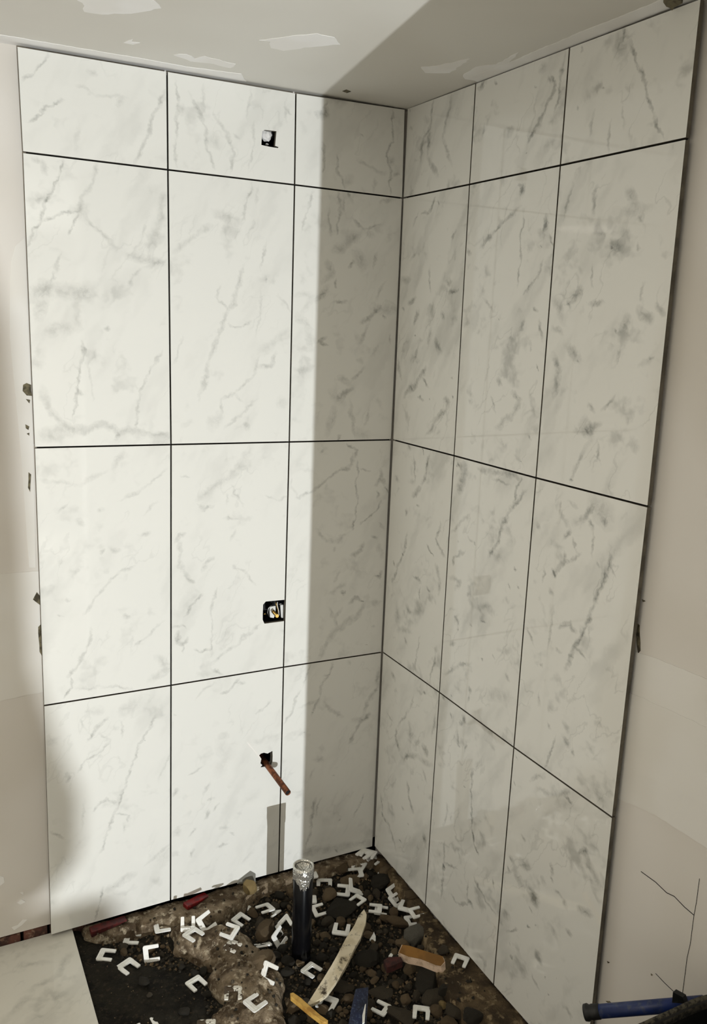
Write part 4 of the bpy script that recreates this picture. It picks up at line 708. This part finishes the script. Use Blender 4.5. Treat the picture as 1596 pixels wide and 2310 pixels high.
# grey tile offcut and ochre stone leaning on the wall beside the pipe shadow
p = [onA(536, 1994, -.012), onA(577, 1992, -.012), onA(577, 1972, -.004), onA(566, 1966, -.004)]
bm = bmesh.new(); c = sum(p)/4; f_ = [bm.verts.new(Vector(q-c)) for q in p]; g_ = [bm.verts.new(Vector(q-c)+Vector((0, .006, 0))) for q in p]
bm.faces.new(f_); bm.faces.new(g_[::-1])
for i in range(4): bm.faces.new((f_[i], f_[(i+1) % 4], g_[(i+1) % 4], g_[i]))
o = mobj('tile_offcut', bm_mesh(bm), M_flute, loc=tuple(c)); tag(o, 'small grey tile offcut leaning on the wall behind the ochre stone', 'tile offcut')
# individual stones: (centre px, width mm, depth mm, height mm, material, seed, yaw, label)
ST = [((937, 2106), 64, 58, 46, 4, 1, .3, 'round pale grey rock at the right of the pit'), ((894, 2078), 26, 60, 26, 1, 2, .7, 'long upright brown stone left of the round grey rock'),
 ((598, 2098), 62, 46, 40, 1, 3, .9, 'angular brown rock left of the black pipe'), ((598, 2163), 48, 52, 34, 2, 4, .2, 'tan angular rock right of the concrete lump'),
 ((565, 1998), 38, 30, 40, 5, 5, .4, 'ochre stone leaning against the tiled wall left of the pipe'), ((862, 1988), 66, 50, 34, 3, 6, .2, 'large dark rough rock near the wall corner'),
 ((768, 2046), 84, 70, 26, 3, 7, .5, 'broad flat black stone right of the pipe'), ((742, 2016), 44, 38, 24, 2, 8, 1.1, 'tan wedge-shaped stone right of the pipe top'),
 ((968, 2207), 74, 56, 36, 3, 9, .6, 'big black stone below the plasterboard piece'), ((978, 2250), 56, 42, 32, 0, 10, .3, 'dark grey stone at the lower right of the pit'),
 ((860, 2238), 64, 40, 14, 0, 11, -.6, 'flat dark slate above the shim beside the navy strip'), ((905, 2290), 44, 70, 16, 0, 12, .5, 'long flat dark slate at the bottom edge'),
 ((996, 2265), 22, 26, 18, 5, 13, .4, 'small yellowish pebble at the lower right'), ((1026, 2278), 36, 40, 26, 0, 14, .1, 'dark grey stone right of the yellowish pebble'),
 ((1068, 2290), 44, 42, 28, 3, 15, .8, 'black stone lowest against the brown ledge'), ((1010, 2305), 30, 40, 20, 1, 16, .3, 'brown stone at the bottom edge near the ledge'),
 ((728, 2275), 22, 32, 18, 2, 17, .4, 'pale tan stone lying on a white shim'), ((823, 2179), 32, 16, 16, 1, 18, .5, 'small long brown stone right of the pale stake'),
 ((766, 2222), 42, 64, 14, 0, 19, .8, 'flat dark leaf-shaped stone right of the stake end'), ((832, 2158), 66, 52, 30, 3, 20, .2, 'big black stone right of the pale stake'),
 ((1000, 2142), 26, 26, 20, 0, 21, .5, 'dark stone wedged between the grey rock and the ledge'), ((930, 2015), 40, 30, 16, 1, 22, .2, 'brown flat stone on the right ledge near the corner'),
 ((792, 1985), 70, 36, 22, 2, 23, .1, 'tan rough stone behind the flat black stone'), ((772, 1958), 46, 26, 18, 1, 24, .4, 'brown stone close to the left tiles near the corner'),
 ((870, 1962), 40, 26, 16, 2, 25, .3, 'tan stone in the wall corner beside the shims'), ((752, 2092), 22, 20, 18, 0, 26, .1, 'mottled dark stone right of the pipe foot'),
 ((678, 2168), 24, 20, 16, 2, 27, .4, 'pale tan pebble below the pipe foot'), ((1000, 2232), 30, 24, 20, 3, 28, .1, 'black stone beside the ledge below the plasterboard'),
 ((700, 2000), 40, 24, 14, 3, 29, .1, 'black stone behind the pipe top'), ((800, 2120), 40, 36, 18, 3, 30, .3, 'black stone under the upper half of the stake')]
for (x, y), w_, d_, h_, mi, sd, yw, lab in ST:
    p = ground_pt(x, y, h_/2500.); me = rock_mesh(sd, 3, .28, 7)
    o = mobj('rock', me, M_rock[mi], loc=(p[0], p[1], p[2]+h_*.00032)); o.scale = (w_/1700., d_/1700., h_/1700.); o.rotation_euler = (0, 0, yw)
    tag(o, lab, 'stone', 'larger stones in the pit'); AVOID.append((p[0], p[1], max(w_, d_)/2100.))
# loose gravel, stone by stone
GM = []
for k in range(6):
    for mi in ((0, 1, 3) if k % 2 else (0, 3, 2)):
        me = rock_mesh(60+k, 2, .4, 9); me.materials.append(M_rock[mi]); GM.append(me)
AV = np.array(AVOID); cnt = 0; placed = []
RX = np.random.uniform(-.80, -.03, 9000); RY = np.random.uniform(-.60, -.04, 9000); RZ = surfv(RX, RY)
SO, LU, LA, LB = (sdist(RX, RY, q) for q in (P_soil, P_lump, P_ledA, P_ledB))
for i in range(9000):
    if cnt >= 295: break
    x, y = RX[i], RY[i]; r = random.choice((.007, .008, .010, .012, .015, .017))
    if (SO[i] > -.01 and random.random() < .97) or LU[i] > -.012 or LA[i] > -.006 or LB[i] > -.006: continue
    if np.any(np.hypot(AV[:, 0]-x, AV[:, 1]-y) < AV[:, 2]+r*.3): continue
    if any((x-a)**2+(y-b)**2 < (.78*(r+c))**2 for a, b, c in placed): continue
    placed.append((x, y, r)); o = bpy.data.objects.new('gravel_stone', random.choice(GM)); COL.objects.link(o)
    o.location = (x, y, RZ[i]+r*.45); o.scale = (r*random.uniform(.9, 1.4), r*random.uniform(.8, 1.1), r*random.uniform(.65, .95)); o.rotation_euler = (random.uniform(-.4, .4), random.uniform(-.4, .4), random.uniform(0, 6.3))
    tag(o, 'small loose gravel stone on the dark soil of the pit', 'stone', 'loose gravel in the pit'); cnt += 1
# finer grit: too many to count
V = []; Fq = []; mi_ = []; k = 0
base = [Vector(v) for v in ((1, 0, 0), (-1, 0, 0), (0, 1, 0), (0, -1, 0), (0, 0, 1), (0, 0, -1))]
fc = ((0, 2, 4), (2, 1, 4), (1, 3, 4), (3, 0, 4), (2, 0, 5), (1, 2, 5), (3, 1, 5), (0, 3, 5))
RX = np.random.uniform(-.85, -.02, 16000); RY = np.random.uniform(-.66, -.02, 16000); RZ = surfv(RX, RY)
SO = sdist(RX, RY, P_soil) > 0; LE = np.maximum(np.maximum(sdist(RX, RY, P_lump), sdist(RX, RY, P_ledA)), sdist(RX, RY, P_ledB)) > -.004
for i in range(16000):
    if k >= 5600: break
    x, y = RX[i], RY[i]
    if SO[i] and random.random() < .93: continue
    if LE[i] and random.random() < .88: continue
    if (x-px_)**2+(y-py_)**2 < .03**2: continue
    r = (random.uniform(.0010, .0024) if SO[i] else random.uniform(.0018, .0058)); n0 = len(V); R_ = Matrix.Rotation(random.uniform(0, 6), 3, 'Z') @ Matrix.Rotation(random.uniform(0, 6), 3, 'X')
    c = Vector((x, y, RZ[i]+r*.3))
    for b in base: V.append(tuple(c+R_ @ (b*r*random.uniform(.7, 1.25))))
    for f in fc: Fq.append(tuple(n0+j for j in f))
    mi_ += [random.choice((0, 1, 1, 2, 3, 3, 3))]*8; k += 1
me = bpy.data.meshes.new('grit'); me.from_pydata(V, [], Fq)
for q in (0, 1, 2, 3): me.materials.append(M_rock[q])
me.polygons.foreach_set('material_index', mi_); me.update()
o = bpy.data.objects.new('grit', me); COL.objects.link(o); tag(o, 'fine dark grit and crumbs strewn over the pit', 'grit', kind='stuff')

# ------------------------------------------------------------------ black tub and blue tube at the lower right
zr = .50
tb = empty('mortar_tub', (-.205, -1.405, -.002)); tag(tb, 'black mud-crusted rubber tub at the lower right corner', 'tub')
HX, HY = .192, .196
def sq(a, k, z, e=.30):
    c_, s_ = math.cos(a), math.sin(a); return (HX*k*math.copysign(abs(c_)**e, c_), HY*k*math.copysign(abs(s_)**e, s_), z)
bm = bmesh.new(); n = 96
prof = [(.80, 0), (.965, zr-.03), (.99, zr-.028), (1.0, zr-.012), (.995, zr), (.965, zr), (.955, zr-.02), (.78, .012), (.001, .012)]
loft(bm, [[sq(2*math.pi*k/n, r, z) for k in range(n)] for r, z in prof], False)
mobj('shell', bm_mesh(bm), M_tub, tb, smooth=True)
bm = bmesh.new(); rings = []
for k in range(193):
    a = 2*math.pi*k/192; w = .5+.4*math.sin(a*17+1)*math.sin(a*5+2)+.15*random.random(); rr = [(1.003, -.012), (1.006, -.004*w), (.998, .005*w+.001), (.97, .003*w+.001), (.952, -.014)]
    rings.append([sq(a, q, zr+z) for q, z in rr])
loft(bm, rings, False); mobj('mud_crust', bm_mesh(bm), M_mud, tb, smooth=True)
g1, g2 = (-0.1586, -1.0495, 0.3655), (-0.0339, -1.1779, 0.442)
tu = empty('blue_tube', g1); tag(tu, 'blue plastic tube with black end collar resting on the tub', 'tube')
a = Vector((0, 0, 0)); b = Vector(g2)-Vector(g1); d = (b-a).normalized(); rt = .0115
bm = bmesh.new(); loft(bm, [ringat(a+d*.004, rt*.78), ringat(a, rt*.8), ringat(a, rt), ringat(b, rt)], True); mobj('barrel', bm_mesh(bm), M_tubeb, tu, smooth=True)
bm = bmesh.new(); loft(bm, [ringat(a+d*.02, rt*.3), ringat(a-d*.002, rt*.74), ringat(a-d*.007, rt*.86), ringat(a-d*.007, rt*1.16), ringat(a-d*.001, rt*1.24), ringat(a+d*.003, rt*1.02), ringat(a+d*.006, rt*1.10), ringat(a+d*.019, rt*1.08), ringat(a+d*.020, rt)], False); mobj('end_collar', bm_mesh(bm), M_rub, tu, smooth=True)
# torn black flap standing between tub and wall
q = [atD(1517, 2262, 1.42), atD(1519, 2238, 1.42), atD(1541, 2250, 1.42), atD(1546, 2264, 1.42)]
c = sum(q)/4; bm = bmesh.new(); f_ = [bm.verts.new(Vector(p-c)) for p in q]; g_ = [bm.verts.new(Vector(p-c)+Vector((.012, .004, -.002))) for p in q]
bm.faces.new(f_); bm.faces.new(g_[::-1])
for i in range(4): bm.faces.new((f_[i], f_[(i+1) % 4], g_[(i+1) % 4], g_[i]))
o = mobj('rubber_flap', bm_mesh(bm), M_rub, loc=tuple(c)); tag(o, 'small pointed black rubber flap sticking up behind the tub', 'flap')

# ------------------------------------------------------------------ behind the camera: work light, added fill lamp, invented shadow-casting box and bag
wk = empty('work_light', (LAMP.x, LAMP.y-.03, 0)); tag(wk, 'small work light on the floor behind the camera', 'lamp')
bm = bmesh.new(); add_box(bm, (-.07, -.05, .21), (.07, .015, .33)); bmesh.ops.bevel(bm, geom=bm.edges[:], offset=.008, segments=2, affect='EDGES'); mobj('housing', bm_mesh(bm), M_rub, wk)
bm = bmesh.new(); tube(bm, [(-.08, -.02, .27), (-.09, -.02, .10), (-.09, 0, .01), (.09, 0, .01), (.09, -.02, .10), (.08, -.02, .27)], .008, 10); mobj('stand', bm_mesh(bm), M_yel, wk)
bm = bmesh.new(); tube(bm, [(0, .016, .272), (0, .024, .272)], .020, 20); mobj('lens', bm_mesh(bm), M_led, wk)
cl = empty('fill_lamp', (-1.80, -1.35, CEIL)); tag(cl, 'round fill lamp added on the ceiling behind the camera', 'lamp')  # fixture added to go with the fill light
bm = bmesh.new(); tube(bm, [(0, 0, 0), (0, 0, -.03)], .17, 32); mobj('base', bm_mesh(bm), M_clip, cl)
yb = -3.345
ct_ = mobj('shadow_carton', box_mesh((-.34, -.10, 0), (.019, .06, .229), .003), M_card, loc=(-.945, yb, -.002)); tag(ct_, 'unseen cardboard box added behind the camera to cast the left shadow', 'shadow_carton')  # invented blocker for the low part of the left shadow
bm = bmesh.new(); rings = []
for z, xr, xl in ((.229, -.035, -.30), (.238, -.014, -.32), (.26, .004, -.33), (.295, .005, -.33), (.33, -.006, -.33), (.37, -.016, -.32), (.42, -.017, -.32), (.48, -.018, -.31), (.54, -.020, -.30), (.575, -.030, -.28), (.595, -.07, -.22)):
    rings.append([((xr+xl)/2+(xr-xl)/2*math.copysign(abs(math.cos(2*math.pi*k/24))**.6, math.cos(2*math.pi*k/24)), .055*math.copysign(abs(math.sin(2*math.pi*k/24))**.6, math.sin(2*math.pi*k/24)), z) for k in range(24)])
loft(bm, rings, True); o = mobj('shadow_bag', bm_mesh(bm), M_bag, loc=(-.945, yb, -.002), smooth=True); tag(o, 'unseen soft bag added on the box to cast the left shadow', 'bag')  # invented blocker, outline shaped to the left shadow edge
